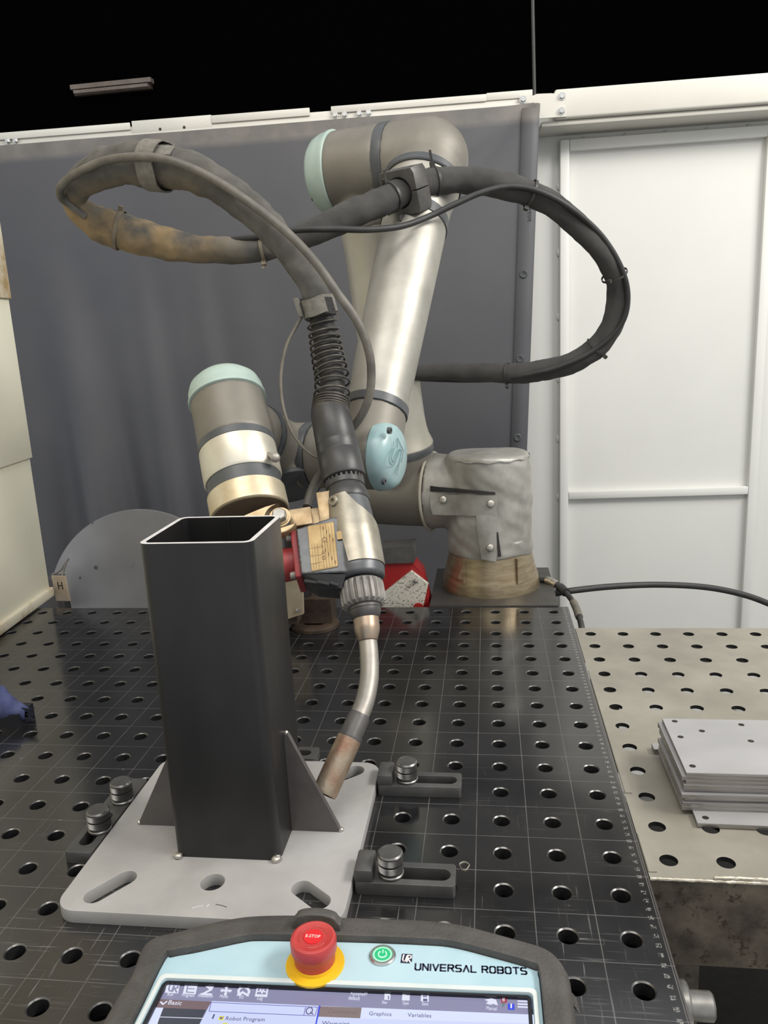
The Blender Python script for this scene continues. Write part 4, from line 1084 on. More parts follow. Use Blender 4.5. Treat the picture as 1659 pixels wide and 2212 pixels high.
# ------------------------------------------------------------------ hose bundle
def lumpy(pts, n=10): return spline([tuple(at(*p[:3])) + (p[3],) for p in pts], n)
hp = thing('hose_bundle', 'dark braided hose bundle looping from the robot to the welding torch', 'hose', tuple(at(905, 805, .15)))
H1 = lumpy([(858, 806, .125, .0130), (890, 806, .128, .0135), (960, 803, .13, .0150), (1040, 805, .12, .0165), (1120, 806, .105, .0180), (1200, 795, .095, .0185), (1270, 765, .085, .0185), (1318, 712, .075, .0180), (1334, 655, .065, .0175),
            (1329, 600, .050, .0165), (1300, 545, .030, .0165), (1240, 480, .010, .0175), (1170, 430, -.005, .0185), (1090, 402, -.018, .0195), (1010, 390, -.020, .0195), (940, 392, -.036, .0200), (880, 410, -.064, .0205),
            (820, 437, -.098, .0200), (750, 468, -.120, .0195), (680, 500, -.133, .0185), (610, 530, -.140, .0180)])
H2 = lumpy([(612, 529, -.140, .0180), (545, 539, -.145, .0180), (470, 541, -.150, .0192), (400, 535, -.155, .0212), (330, 519, -.160, .0242), (270, 501, -.167, .0262), (215, 482, -.176, .0245), (174, 455, -.187, .0185),
            (160, 424, -.200, .0165), (175, 396, -.215, .0195), (205, 375, -.222, .0230), (250, 359, -.228, .0265), (310, 356, -.235, .0275), (380, 363, -.245, .0262), (450, 387, -.255, .0235), (520, 433, -.262, .0212), (580, 489, -.268, .0202), (630, 545, -.272, .0192), (660, 590, -.274, .0182), (678, 630, -.274, .0172), (690, 668, -.274, .0168)])
bm = new(); sweep(bm, H1, [p[3] for p in H1], 32, lump=.10, lf=38, uv=900); sv1 = obj('braided_sleeve', bm, 'braid_sleeve', hp, angle=80); sv1['label'] = 'clean black sleeve on the right loop'
bm = new(); sweep(bm, H2, [p[3] for p in H2], 32, lump=.13, lf=38, uv=900); sv2 = obj('braided_sleeve', bm, 'braid_sleeve_dirty', hp, angle=80); sv2['label'] = 'dusty sleeve with tan dirt on the left loop'
def cable(name, pts, r, m, label=None, n=9):
    bm = new(); sweep(bm, spline([tuple(at(*p)) for p in pts], n), r, 14); o = obj(name, bm, m, hp)
    if label: o['label'] = label
    return o
cable('control_cable', [(862, 815, .135), (905, 818, .145), (985, 821, .140), (1060, 820, .120), (1130, 812, .085), (1215, 790, .070), (1290, 752, .065), (1342, 700, .055), (1356, 640, .045), (1340, 575, .030), (1295, 505, .010), (1225, 445, -.020), (1160, 412, -.032),
        (1100, 403, -.042), (1040, 416, -.055), (985, 440, -.068), (930, 466, -.082), (870, 488, -.115), (800, 496, -.145), (720, 495, -.162), (640, 497, -.170), (560, 511, -.160), (480, 521, -.150), (440, 530, -.148)], .0046, 'black_rubber', 'black control cable along the right loop')
cable('control_cable', [(185, 468, -.200), (150, 442, -.212), (131, 425, -.225), (133, 402, -.240), (165, 375, -.252), (225, 348, -.264), (290, 339, -.274), (350, 343, -.281), (410, 362, -.286), (480, 398, -.290), (550, 446, -.298), (620, 502, -.305), (680, 565, -.310), (730, 635, -.315), (772, 695, -.314),
        (797, 760, -.310), (802, 820, -.306), (794, 868, -.302), (774, 908, -.298), (745, 940, -.294)], .0055, 'cable_dusty', 'dusty grey cable along the left loop down to the torch')
cable('sensor_lead', [(652, 684, -.285), (640, 705, -.290), (618, 750, -.300), (607, 810, -.312), (610, 870, -.325), (625, 920, -.335), (648, 958, -.345), (674, 982, -.352), (700, 992, -.350)], .0022, 'thin_cable', 'thin brown lead looping left of the torch')
# zip ties
def tie(px, py, path, r, w_, m, tail=None):
    tgt = at(px, py, -.1); d = ray(px, py).normalized()
    best = min(range(2, len(path) - 2), key=lambda i: ((Vector(path[i][:3]) - CAM) - d * (Vector(path[i][:3]) - CAM).dot(d)).length)
    c = Vector(path[best][:3]); t = (Vector(path[best + 1][:3]) - Vector(path[best - 1][:3])).normalized()
    bm = new(); lathe(bm, [(r, -w_ / 2), (r + .0014, -w_ / 2), (r + .0014, w_ / 2), (r, w_ / 2)], c, t, 36, caps=False)
    o = obj('zip_tie', bm, m, hp, smooth=True)
    if tail:
        sx_, sz_, ln = tail
        side_ = (Vector((0, 0, 1)) - t * t.z).normalized() * sz_ + Vector((0, -1, 0)) * .35
        side_.normalize(); q = c + side_ * (r + .0015); y2 = t; x2 = side_.cross(y2)
        bm = new(); box(bm, -.0032, .0032, -.0032, .0032, -.001, .0055, local_mtx(q, x2.normalized(), y2, side_))
        if ln: box(bm, -.0018, .0018, -.0006, .0006, .005, .005 + ln, local_mtx(q, y2, x2.normalized(), (side_ + t * sx_).normalized()))
        obj('tie_head', bm, m, o)
tie(258, 500, H2, .0272, .0052, 'tie_dusty', (0, 1, 0))
tie(570, 535, H2, .0188, .0048, 'tie_dusty', (.2, -1, .006))
tie(848, 425, H1, .0212, .0042, 'tie_black', (-.3, 1, .012))
tie(940, 392, H1, .0207, .0042, 'tie_black', (0, 1, .018))
tie(1146, 420, H1, .0205, .0042, 'tie_black', (0, -1, 0))
tie(1326, 598, H1, .0200, .0032, 'tie_black', (0, -1, .002))
tie(1100, 805, H1, .0186, .0036, 'tie_black', (0, -1, .003))
tie(1290, 752, H1, .0190, .0032, 'tie_black', (0, -1, .002))
# hook-and-loop straps
def strap(px, py, path, r, w_, sy=1.0):
    d = ray(px, py).normalized()
    best = min(range(2, len(path) - 2), key=lambda i: ((Vector(path[i][:3]) - CAM) - d * (Vector(path[i][:3]) - CAM).dot(d)).length)
    c = Vector(path[best][:3]); t = (Vector(path[best + 1][:3]) - Vector(path[best - 1][:3])).normalized()
    vx, vy, vz = frame_from(t, CAM - c)
    bm = new(); K = 40
    R_ = [[], [], [], []]
    for k in range(K):
        a = 2 * PI * k / K; rr = r * (1 + .16 * max(0, math.cos(a))) ; rr *= 1 + .03 * math.sin(3 * a + px)
        dirv = vx * math.cos(a) + vy * math.sin(a) * sy
        for q, (e, s) in enumerate(((0, -1), (.002, -1), (.002, 1), (0, 1))): R_[q].append(bm.verts.new(c + dirv * (rr + e) + t * (s * w_ / 2 + .0008 * math.sin(5 * a))))
    for q in range(4):
        for k in range(K): bm.faces.new((R_[q][k], R_[q][(k + 1) % K], R_[(q + 1) % 4][(k + 1) % K], R_[(q + 1) % 4][k]))
    return obj('hook_strap', bm, 'hook_strap', hp), c, t, vx, vy
s1, c, t, vx, vy = strap(343, 356, H2, .0295, .026)
pc_ = at(347, 324, c.y - .026); nz_ = (Vector((0, -.75, .66)) - t * t.dot(Vector((0, -.75, .66)))).normalized()
bm = new(); box(bm, -.019, .017, -.0085, .0085, -.001, .0012, local_mtx(pc_, t, nz_.cross(t).normalized(), nz_)); obj('strap_end', bm, 'hook_strap', s1, bevel=.0006)
s2, c, t, vx, vy = strap(686, 664, H2, .0205, .022)
bm = new(); box(bm, -.003, .003, -.012, .012, -.016, .010, local_mtx(c - Vector((.0225, .006, 0)), Vector((1, 0, 0)), t, Vector((0, 1, 0)))); obj('strap_end', bm, 'hook_strap', s2, bevel=.0008)
bm = new(); box(bm, -.012, .008, -.0105, .0105, -.0012, .0012, local_mtx(c + Vector((.016, -.019, .001)), Vector((.9, .35, -.08)).normalized(), t, Vector((.3, -.9, 0)).normalized())); obj('strap_hooks', bm, 'zip_black', s2)

# hose holder clamped on the forearm
hc = at(876, 412, -.066)
i_ = min(range(2, len(H1) - 2), key=lambda i: (Vector(H1[i][:3]) - hc).length); hd = (Vector(H1[i_ + 1][:3]) - Vector(H1[i_ - 1][:3])).normalized()
ho = thing('hose_holder', 'dark grey plastic clamp holding the hose bundle to the forearm', 'clamp', tuple(hc))
hd = (hd - (CAM - hc).normalized() * -.55).normalized(); hx = (Vector((0, 0, 1)) - hd * hd.z).normalized(); hy = hd.cross(hx)
HM = local_mtx(hc, hx, hy, hd)
def half(s_): 
    return [(.0315 * s_, .028), (.0315 * s_, -.028), (.024 * s_, -.0315), (.001 * s_, -.0315)] + [(.0215 * math.sin(a) * s_, -.0215 * math.cos(a)) for a in [PI * k / 20 for k in range(21)]] + [(.001 * s_, .0315), (.024 * s_, .0315)]
plate('clamp_half', [half(1)], -.017, .017, 'insulator', ho, HM, bev=.001)
plate('clamp_half', [half(-1)], -.017, .017, 'insulator', ho, HM, bev=.001)
for y in (-.021, .021):
    bm = new(); lathe(bm, [(.0042, .031), (.0042, .0325), (.0024, .0325), (.0024, .030), (0, .030)], hc + hy * y, hx, 20); obj('clamp_screw', bm, 'knob_steel', ho)
bm = new(); b0 = hc - hx * .0325; q0 = Fo + fd * hb + (CAM - (Fo + fd * hb)).normalized() * .030
plate('bracket', [[(-.030, -.004), (.030, -.004), (.030, .004), (.016, .006), (.014, .022), (-.014, .022), (-.016, .006), (-.030, .004)]], -.002, .002, 'insulator', ho, local_mtx(b0, hd, -hx, hd.cross(-hx)), bev=.0005)

# small marks: a pale fleck on the black table, scratches on the base plate
bm = new(); c_ = onz(1003, 1871, .0003); sweep(bm, [c_ + Vector((.0042 * math.cos(a) * (1 + .2 * math.sin(3 * a)), .0055 * math.sin(a), 0)) for a in [2 * PI * k / 20 for k in range(20)]], .0011, 6, closed=True, flat=.3)
obj('paint_fleck', bm, 'piping', table)
for a, b in (((415, 1962), (440, 1956)), ((446, 1960), (452, 1954)), ((466, 1954), (490, 1960))):
    bm = new(); sweep(bm, [onz(*a, PZ), onz((a[0] + b[0]) / 2, (a[1] + b[1]) / 2 - 1, PZ), onz(*b, PZ)], .0006, 6, flat=.4); obj('scratch', bm, 'cut_edge' if a[0] < 460 else 'gusset_steel', wp)

# ------------------------------------------------------------------ behind the table
# round welding positioner disc
rd = thing('round_disc', 'large round dark grey disc standing upright behind the table', 'disc', (-.83, .20, -.25))
dc = at(310, 1312, .20); dn = Vector((.02, -1, .12)).normalized()
bm = new(); lathe(bm, [(.2085, -.010), (.2115, -.007), (.2115, .0), (.2105, .0015), (0, .0015)], dc, dn, 96); obj('face_plate', bm, 'positioner_grey', rd)
bm = new(); cyl(bm, dc - dn * .01, dc - dn * .07, .06); obj('hub', bm, 'joint_ring', rd)
bm = new(); box(bm, dc.x - .05, dc.x + .05, dc.y + .05, dc.y + .13, -.85, dc.z + .03); obj('stand', bm, 'joint_ring', rd)
for px, py, r in ((207, 1226, .0045), (173, 1248, .0026), (280, 1216, .010), (200, 1130, .002)):
    d = ray(px, py); p = CAM + d * ((dc + dn * .0016 - CAM).dot(dn) / d.dot(dn)); bm = new(); lathe(bm, [(r, 0), (r, .0004)], p, dn, 20)
    obj('hole' if r < .009 else 'recess', bm, 'joint_ring' if r < .009 else 'positioner_grey', rd)
# card with an H and grey block by the left wall
p = at(131, 1272, .10)
cd_ = thing('marked_card', 'tan board with a black letter H by the left wall', 'board', (p.x, p.y, -.0))
cdm = local_mtx(p, Vector((.995, -.1, 0)), Vector((-.07, .02, .997)), Vector((.1, .995, 0)))
bm = new(); box(bm, -.016, .0155, -.026, .027, 0, .004, cdm); obj('board', bm, 'fibreboard', cd_, bevel=.0006)
bm = new()
for a in ((-.0045, -.0028), (.0045, .0062)): box(bm, a[0], a[1], -.001, .015, -.0007, .0002, cdm)
box(bm, -.003, .005, .0062, .0078, -.0007, .0002, cdm); obj('letter', bm, 'marker_black', cd_)
bm = new(); box(bm, .002, .013, -.052, -.026, .0005, .004, cdm); obj('foot', bm, 'mill_scale', cd_)
p = at(116, 1292, .13); bm = new(); box(bm, p.x - .018, p.x + .008, p.y, p.y + .04, -.06, .024); tag(obj('grey_block', bm, 'gusset_steel', bevel=.002), 'small grey block between the left wall and the marked board', 'block')
bm = new(); sweep(bm, spline([at(112, 1242, .14), at(130, 1232, .145), at(140, 1218, .15), at(148, 1207, .155), at(143, 1215, .15), at(136, 1238, .14), at(134, 1250, .13)], 8), .0022, 10)
tag(obj('loose_cable', bm, 'cable_dusty'), 'short grey cable curling above the marked board', 'cable')

# red magnetic square with speckled white plate, grey magnet block
mg = thing('welding_magnet', 'red welding magnet with a speckled white side behind the torch', 'magnet', tuple(at(860, 1308, .10)))
def wedge(name, pxs, y0, y1, m, parent, bevel=.001):
    bm = new(); f = [bm.verts.new(at(px, py, y0)) for px, py in pxs]; b = [bm.verts.new(at(px, py, y0) + Vector((0, y1 - y0, 0))) for px, py in pxs]
    bm.faces.new(f); bm.faces.new(b[::-1]); n = len(f)
    for i in range(n): bm.faces.new((f[i], b[i], b[(i + 1) % n], f[(i + 1) % n]))
    return obj(name, bm, m, parent, bevel=bevel)
wedge('red_body', [(815, 1310), (815, 1200), (893, 1218), (912, 1238), (930, 1312)], .075, .125, 'red_block', mg)
wp_ = wedge('speckled_plate', [(812, 1312), (822, 1286), (888, 1234), (925, 1262), (914, 1312)], .066, .075, 'speckled_white', mg, .0006)
sp_ = at(897, 1255, .064); bm = new(); lathe(bm, [(.0040, -.003), (.0040, .004), (.0022, .006), (0, .006)], sp_, Vector((0, -1, .1)), 16); obj('screw', bm, 'grey_bolt', mg)
bm = new(); lathe(bm, [(.010, 0), (.010, .004), (0, .005)], at(904, 1313, .060), Vector((0, -1, 0)), 24); obj('red_knob', bm, 'red_block', mg)
tb_ = wedge('top_block', [(822, 1218), (822, 1184), (893, 1180), (897, 1198), (895, 1216)], .070, .125, 'stop_steel', mg, .002)

# stand half hidden behind the post: tan plate, dark column, brown foot
st = thing('clamp_stand', 'rusty brown stand with a tan plate behind the square tube', 'stand', tuple(onz(675, 1350)))
wedge('tan_plate', [(600, 1345), (600, 1230), (652, 1235), (655, 1327), (640, 1331)], -.120, -.112, 'tan_plate', st)
bm = new(); lathe(bm, [(.0030, 0), (.0030, .002), (0, .0025)], at(643, 1318, -.121), Vector((0, -1, 0)), 14); obj('pin', bm, 'bolt_zinc', st)
c0 = onz(682, 1352); 
bm = new(); lathe(bm, [(.041, .0005), (.041, .006), (.036, .009), (.022, .009), (.020, .006), (0, .006)], c0, Z, 40); obj('base_ring', bm, 'rust_brown', st)
bm = new(); box(bm, c0.x - .050, c0.x + .032, c0.y - .012, c0.y + .03, .009, .052); obj('foot_block', bm, 'rust_brown', st, bevel=.004)
bm = new(); cyl(bm, c0 + Vector((-.026, .01, .05)), c0 + Vector((-.026, .01, .16)), .020); obj('column', bm, 'mill_scale', st)
bm = new(); box(bm, c0.x - .075, c0.x - .02, -.112, c0.y - .01, .020, .05); obj('arm', bm, 'rust_brown', st, bevel=.002)

# cables at the robot base
rc = thing('robot_cable', 'black cable with a taped end leaving the right of the robot base', 'cable', tuple(at(1185, 1256, .17)))
CP = [at(1155, 1252, .165), at(1180, 1254, .155), at(1200, 1262, .140), at(1222, 1280, .115), at(1240, 1304, .070), at(1250, 1330, .02), at(1256, 1352, -.02), at(1258, 1375, -.03)]
sp2 = spline([tuple(p) for p in CP], 8)
bm = new(); sweep(bm, sp2, .0052, 14); obj('cable', bm, 'black_rubber', rc)
bm = new(); sweep(bm, sp2[8:18], .0078, 14, lump=.12, lf=120); obj('silver_tape', bm, 'snap_metal', rc)
bm = new(); sweep(bm, sp2[31:42], .0068, 14, lump=.06, lf=120); obj('grey_tape', bm, 'thin_cable', rc)
bm = new(); sweep(bm, sp2[19:25], .0085, 14, lump=.1, lf=120); obj('black_tape', bm, 'black_rubber', rc)
bm = new(); cp = [(1195, 1283, .16), (1235, 1276, .16), (1320, 1267, .19), (1420, 1263, .22), (1520, 1268, .25), (1600, 1283, .27), (1665, 1306, .28), (1760, 1350, .30)]
sweep(bm, spline([tuple(at(*p)) for p in cp], 10), .0062, 16); tag(obj('power_cable', bm, 'black_rubber'), 'thick black cable arching right past the white door', 'cable')

# blue rag over a dark box at the left edge
bm = new(); p = onz(40, 1572); box(bm, p.x - .12, p.x + .002, p.y, p.y + .035, .0, .018)
tag(obj('dark_box', bm, 'rag_box', bevel=.002), 'small dark box under the blue rag at the left edge', 'box')
rg = thing('blue_rag', 'crumpled blue rag with a frayed dark end at the left edge', 'rag', tuple(onz(20, 1550)))
yr = p.y + .012
bm = new(); RP = spline([tuple(at(-110, 1500, yr)) + (.030,), tuple(at(-40, 1512, yr)) + (.026,), tuple(at(0, 1524, yr)) + (.022,), tuple(at(35, 1535, yr)) + (.015,), tuple(at(58, 1540, yr)) + (.0085,)], 12)
sweep(bm, RP, [q[3] for q in RP], 26, lump=.22, lf=45, flat=.75); obj('cloth', bm, 'rag_blue', rg, angle=80)
bm = new()
for a, b in (((50, 1535), (74, 1528)), ((52, 1540), (72, 1541)), ((50, 1545), (77, 1556))):
    pa, pb = at(*a, yr - .004), at(*b, yr - .004); x_, y_, z_ = frame_from(pb - pa, Vector((0, -1, 0)))
    n_ = 6; prev = None
    for i in range(n_ + 1):
        c_ = pa.lerp(pb, i / n_) + Vector((0, 0, -.002 * math.sin(PI * i / n_))); wd = .0045 * (1 - i / n_) + .0004
        ring = [bm.verts.new(c_ + y_ * wd + x_ * .0008), bm.verts.new(c_ - y_ * wd + x_ * .0008), bm.verts.new(c_ - y_ * wd - x_ * .0008), bm.verts.new(c_ + y_ * wd - x_ * .0008)]
        if prev:
            for k in range(4): bm.faces.new((prev[k], prev[(k + 1) % 4], ring[(k + 1) % 4], ring[k]))
        prev = ring
obj('frayed_end', bm, 'rag_dark', rg)

# ------------------------------------------------------------------ teach pendant lying on the table
pd = thing('teach_pendant', 'teach pendant with lit screen and pale blue bezel lying in front', 'control pendant', (-.21, -.93, 0))
ZR, ZB, ZS = .047, .0415, .0385                                   # rim, bezel and screen heights
def px3(L_, z): return [onz(*q, z) for q in L_]
outer = [(216, 2260), (248, 2179), (281, 2129), (307, 2063), (334, 2041), (390, 2026), (459, 2007), (535, 1994), (633, 1990), (736, 1996), (902, 2002), (990, 2012), (1045, 2025), (1143, 2053), (1182, 2066), (1210, 2088), (1229, 2118), (1239, 2168), (1243, 2260)]
inner = [(262, 2260), (287, 2212), (352, 2079), (372, 2066), (425, 2056), (522, 2035), (560, 2031), (640, 2032), (760, 2034), (915, 2040), (980, 2046), (1060, 2066), (1153, 2093), (1164, 2106), (1172, 2170), (1180, 2260)]
OUT = [onz(*q, ZR - .012) for q in outer]; INN = [onz(*q, ZB) for q in inner]
yb = -1.035
OUT = OUT[1:-1]; INN = INN[1:-1]
OUT = [Vector((OUT[0].x - .002, yb + .02, 0))] + OUT + [Vector((OUT[-1].x + .002, yb + .02, 0))]
INN = [Vector((INN[0].x - .001, yb + .022, 0))] + INN + [Vector((INN[-1].x + .001, yb + .022, 0))]
out2 = spline([(p.x, p.y) for p in OUT], 6); in2 = spline([(p.x, p.y) for p in INN], 5)
def offset(poly, d):
    cx = sum(p[0] for p in poly) / len(poly); cy = sum(p[1] for p in poly) / len(poly); o_ = []
    for i, p in enumerate(poly):
        a = Vector(poly[max(i - 1, 0)]); b = Vector(poly[min(i + 1, len(poly) - 1)]); t_ = (b - a)
        n_ = Vector((t_.y, -t_.x)).normalized(); c_ = Vector((cx, cy)) - Vector(p)
        if n_.dot(c_) > 0: n_ = -n_
        o_.append(tuple(Vector(p) + n_ * d))
    return o_
plate('back_shell', [offset(out2, -.001)], .0005, .030, 'pendant_rubber', pd, bev=.004)
# rubber rim: rounded profile between outer and inner outlines
def resample(poly, n):
    P = [Vector(p) for p in poly]; cum = [0]
    for a, b in zip(P, P[1:]): cum.append(cum[-1] + (b - a).length)
    o_ = []; j = 0
    for i in range(n):
        s = cum[-1] * i / (n - 1)
        while j < len(P) - 2 and cum[j + 1] < s: j += 1
        o_.append(P[j].lerp(P[j + 1], (s - cum[j]) / max(cum[j + 1] - cum[j], 1e-9)))
    return o_
NR = 160; ro, ri = resample(out2, NR), resample(in2, NR)
bm = new(); prof = [(0, .020), (0, .034), (.10, .0425), (.26, .0462), (.52, .0468), (.80, .0460), (.93, .0470), (.985, .0466), (1.0, .0440), (1.0, .030)]
rows = []
for a, b in zip(ro, ri):
    rows.append([bm.verts.new((a.x + (b.x - a.x) * f, a.y + (b.y - a.y) * f, z_)) for f, z_ in prof])
for i in range(NR - 1):
    for j in range(len(prof) - 1): bm.faces.new((rows[i][j], rows[i][j + 1], rows[i + 1][j + 1], rows[i + 1][j]))
    bm.faces.new((rows[i][-1], rows[i][0], rows[i + 1][0], rows[i + 1][-1]))
bm.faces.new(rows[0]); bm.faces.new(rows[-1][::-1])
obj('rubber_rim', bm, 'pendant_rubber', pd, angle=50)
# bezel with screen opening
q = [onz(353, 2114, ZB), onz(1150, 2146, ZB)]
sxl, sxr, syt = q[0].x, q[1].x, (q[0].y + q[1].y) / 2; sloped = (q[1].y - q[0].y) / (q[1].x - q[0].x)
syb = syt - .186
def sk(x, y): return (x, y + sloped * (x - sxl - .5 * (sxr - sxl)))
scr = [sk(x, y) for x, y in rrect(sxl, sxr, syb, syt, .003, 4)]
bz = plate('bezel', [[tuple(p) for p in offset(in2, -.0004)], scr], .030, ZB, 'pendant_blue', pd, bev=.0008)
scr2 = [sk(x, y) for x, y in rrect(sxl + .001, sxr - .001, syb + .001, syt - .001, .003, 4)]
plate('screen_gasket', [scr2, [sk(x, y) for x, y in rrect(sxl + .0035, sxr - .0035, syb + .004, syt - .0026, .001, 3)]], .034, ZB - .0006, 'screen_frame', pd)
edge_o = [sk(x, y) for x, y in rrect(sxl - .0035, sxr + .0035, syb - .003, syt + .0040, .005, 5)]
plate('bezel_lip', [edge_o, [sk(x, y) for x, y in rrect(sxl - .0003, sxr + .0003, syb, syt + .0002, .0032, 4)]], ZB - .001, ZB + .0009, 'pendant_edge', pd, bev=.0004)
scn = plate('screen', [scr2], .030, ZS, 'lcd_bar', pd)
# --- what the screen shows
def quad(name, pxs, m, lift=.0002):
    bm = new(); vs = [bm.verts.new(onz(*q, ZS + lift)) for q in pxs]; f = bm.faces.new(vs)
    r = bmesh.ops.extrude_face_region(bm, geom=[f]); 
    for v in r['geom']:
        if isinstance(v, bmesh.types.BMVert): v.co.z -= .00015
    return obj(name, bm, m, scn, smooth=False)
def c2(x, y): return (240 + x / 3.1904, 1960 + y / 3.1904)
def c3(x, y): return (720 + x / 3.0722, 1960 + y / 3.0722)
def line(name, pts, wd, m, lift=.0005, conv=c2):
    bm = new(); P = [onz(*conv(*q), ZS + lift) for q in pts]
    for a, b in zip(P, P[1:]):
        d = (b - a); n_ = Vector((-d.y, d.x, 0)).normalized() * wd / 2; e_ = d.normalized() * wd * .3
        vs = [bm.verts.new(p_) for p_ in (a - n_ - e_, b - n_ + e_, b + n_ + e_, a + n_ - e_)]; bm.faces.new(vs)
    return obj(name, bm, m, scn, smooth=False)
def word(s, a, b, m, conv=c2, lift=.0005, h=None): return text('screen_text', s, onz(*conv(*a), ZS + lift), onz(*conv(*b), ZS + lift), 0, m, scn, h, thick=.0001)
Q = lambda *p: [c2(*x) for x in p]
quad('side_heading', Q((335, 632), (690, 650), (655, 705), (290, 690)), 'lcd_brown')
quad('side_list', Q((290, 690), (655, 705), (560, 900), (170, 900)), 'lcd_dark', .0002)
quad('list_edge', Q((305, 690), (360, 692), (330, 770), (310, 830), (215, 830)), 'lcd_tab', .0003)
line('list_rule', [(330, 755), (640, 765)], .0005, 'lcd_icon')
quad('program_tree', Q((695, 645), (1430, 678), (1390, 900), (560, 900)), 'lcd_white', .0003)
line('search_box', [(690, 655), (1425, 688), (1405, 748), (675, 716), (690, 655)], .0005, 'lcd_line', .0005)
line('search_box', [(1340, 690), (1328, 742)], .0005, 'lcd_line', .0005)
line('divider', [(1438, 680), (1400, 860)], .0010, 'lcd_blue', .0006)
bm = new(); cq = onz(*c2(1366, 712), ZS + .0006); sweep(bm, [cq + Vector((.0021 * math.cos(a), .0026 * math.sin(a), 0)) for a in [2 * PI * k / 20 for k in range(20)]], .0004, 6, closed=True); obj('search_icon', bm, 'lcd_text', scn)
line('search_icon', [(1375, 722), (1392, 738)], .0008, 'lcd_text', .0007)
word('Basic', (390, 668), (482, 674), 'lcd_icon')
line('chevron_icon', [(342, 652), (358, 668), (384, 648)], .0011, 'lcd_icon')
quad('tree_marker', Q((748, 748), (780, 750), (772, 778), (738, 776)), 'lcd_yellow', .0005)
line('tree_marker', [(752, 758), (758, 768), (768, 757)], .0008, 'lcd_text', .0007)
word('1', (693, 768), (704, 769), 'lcd_text', h=.0036)
word('Robot Program', (787, 778), (1056, 787), 'lcd_text')
quad('tree_marker', Q((772, 795), (804, 797), (800, 820), (766, 818)), 'lcd_yellow', .0005)
# tab row
quad('tab_row', [c2(1445, 680), c3(190, 665), c3(1330, 712), c3(1335, 800), c2(1400, 900)], 'lcd_tab', .0003)
quad('tab_active', [c2(1442, 682), c3(188, 665), c3(178, 735), c2(1420, 752)], 'lcd_dim', .0005)
quad('tab_page', [c2(1415, 757), c3(178, 738), c3(1325, 770), c3(1330, 900), c2(1370, 900)], 'lcd_white', .0005)
word('Command', (1490, 728), (1690, 738), 'lcd_brown')
word('Graphics', (236, 716), (385, 722), 'lcd_text', c3); word('Variables', (492, 726), (650, 732), 'lcd_text', c3)
word('Waypoint', (1450, 812), (1640, 818), 'lcd_text', c2, .0008)
# top icons with their captions
def icon_box(pts, conv=c2, m='lcd_icon', lift=.0004): quad('menu_icon', [conv(*p) for p in pts], m, lift)
icon_box([(385, 520), (474, 524), (462, 592), (372, 587)])
line('menu_icon', [(408, 528), (398, 560), (402, 576), (418, 577), (430, 545)], .0011, 'lcd_bar', .0007)
line('menu_icon', [(436, 532), (424, 580)], .0011, 'lcd_bar', .0007); line('menu_icon', [(438, 534), (462, 537), (458, 556), (436, 556), (452, 586)], .0011, 'lcd_bar', .0007)
icon_box([(510, 526), (597, 530), (582, 598), (494, 594)])
line('menu_icon', [(528, 540), (520, 584), (570, 587)], .0008, 'lcd_bar', .0007); line('menu_icon', [(525, 560), (572, 562)], .0008, 'lcd_bar', .0007); line('menu_icon', [(518, 538), (545, 540)], .0010, 'lcd_bar', .0007)
line('menu_icon', [(620, 596), (692, 600)], .0014, 'lcd_icon'); line('menu_icon', [(640, 592), (690, 566), (658, 540), (700, 552)], .0017, 'lcd_icon')
for a, b in (((760, 572), (826, 575)), ((797, 542), (788, 605))): line('menu_icon', [a, b], .0016, 'lcd_icon')
for t3 in ([(796, 538), (808, 553), (782, 552)], [(787, 608), (800, 593), (776, 592)], [(752, 572), (770, 560), (766, 585)], [(830, 575), (814, 563), (812, 588)]): icon_box(t3)
arc = [(914 + 36 * math.cos(a), 580 - 30 * math.sin(a)) for a in [math.radians(d) for d in range(-25, 211, 15)]]
line('menu_icon', arc, .0017, 'lcd_icon'); line('menu_icon', [(870, 604), (905, 584)], .0012, 'lcd_icon'); line('menu_icon', [(885, 607), (905, 584), (945, 608)], .0016, 'lcd_icon')
icon_box([(1005, 547), (1085, 550), (1075, 617), (990, 613)]); icon_box([(1014, 555), (1074, 558), (1066, 600), (1004, 597)], m='lcd_bar', lift=.0006)
line('menu_icon', [(1008, 580), (1022, 580), (1030, 565), (1040, 592), (1048, 568), (1056, 582), (1070, 582)], .0009, 'lcd_icon', .0008)
for s, a, b in (('Run', (385, 609), (424, 611)), ('Program', (484, 613), (570, 618)), ('Installation', (598, 616), (698, 622)), ('Move', (746, 622), (802, 626)), ('I/O', (882, 628), (910, 630)), ('Log', (1005, 636), (1042, 638))): word(s, a, b, 'lcd_icon', h=.0026)
word('<unnamed>', (112, 583), (225, 586), 'lcd_icon', c3, h=.003); word('default', (98, 612), (175, 617), 'lcd_icon', c3, h=.0032)
icon_box([(340, 566), (368, 567), (380, 580), (378, 614), (338, 612)], c3); line('menu_icon', [(366, 590), (366, 608)], .0009, 'lcd_bar', .0007, c3)
icon_box([(458, 574), (478, 575), (484, 582), (508, 583), (506, 618), (455, 616)], c3)
icon_box([(582, 576), (634, 578), (634, 625), (580, 622)], c3); icon_box([(594, 580), (622, 581), (622, 596), (594, 595)], c3, 'lcd_bar', .0006); icon_box([(596, 606), (624, 607), (624, 622), (596, 621)], c3, 'lcd_text', .0006)
for s, a, b in (('New', (322, 640), (356, 642)), ('Open', (458, 645), (500, 647)), ('Save', (588, 650), (630, 652)), ('Manual', (1016, 680), (1086, 684))): word(s, a, b, 'lcd_icon', c3, h=.0028)
icon_box([(1005, 612), (1050, 604), (1080, 612), (1092, 650), (1062, 640), (1040, 645), (1012, 636), (1030, 625)], c3)
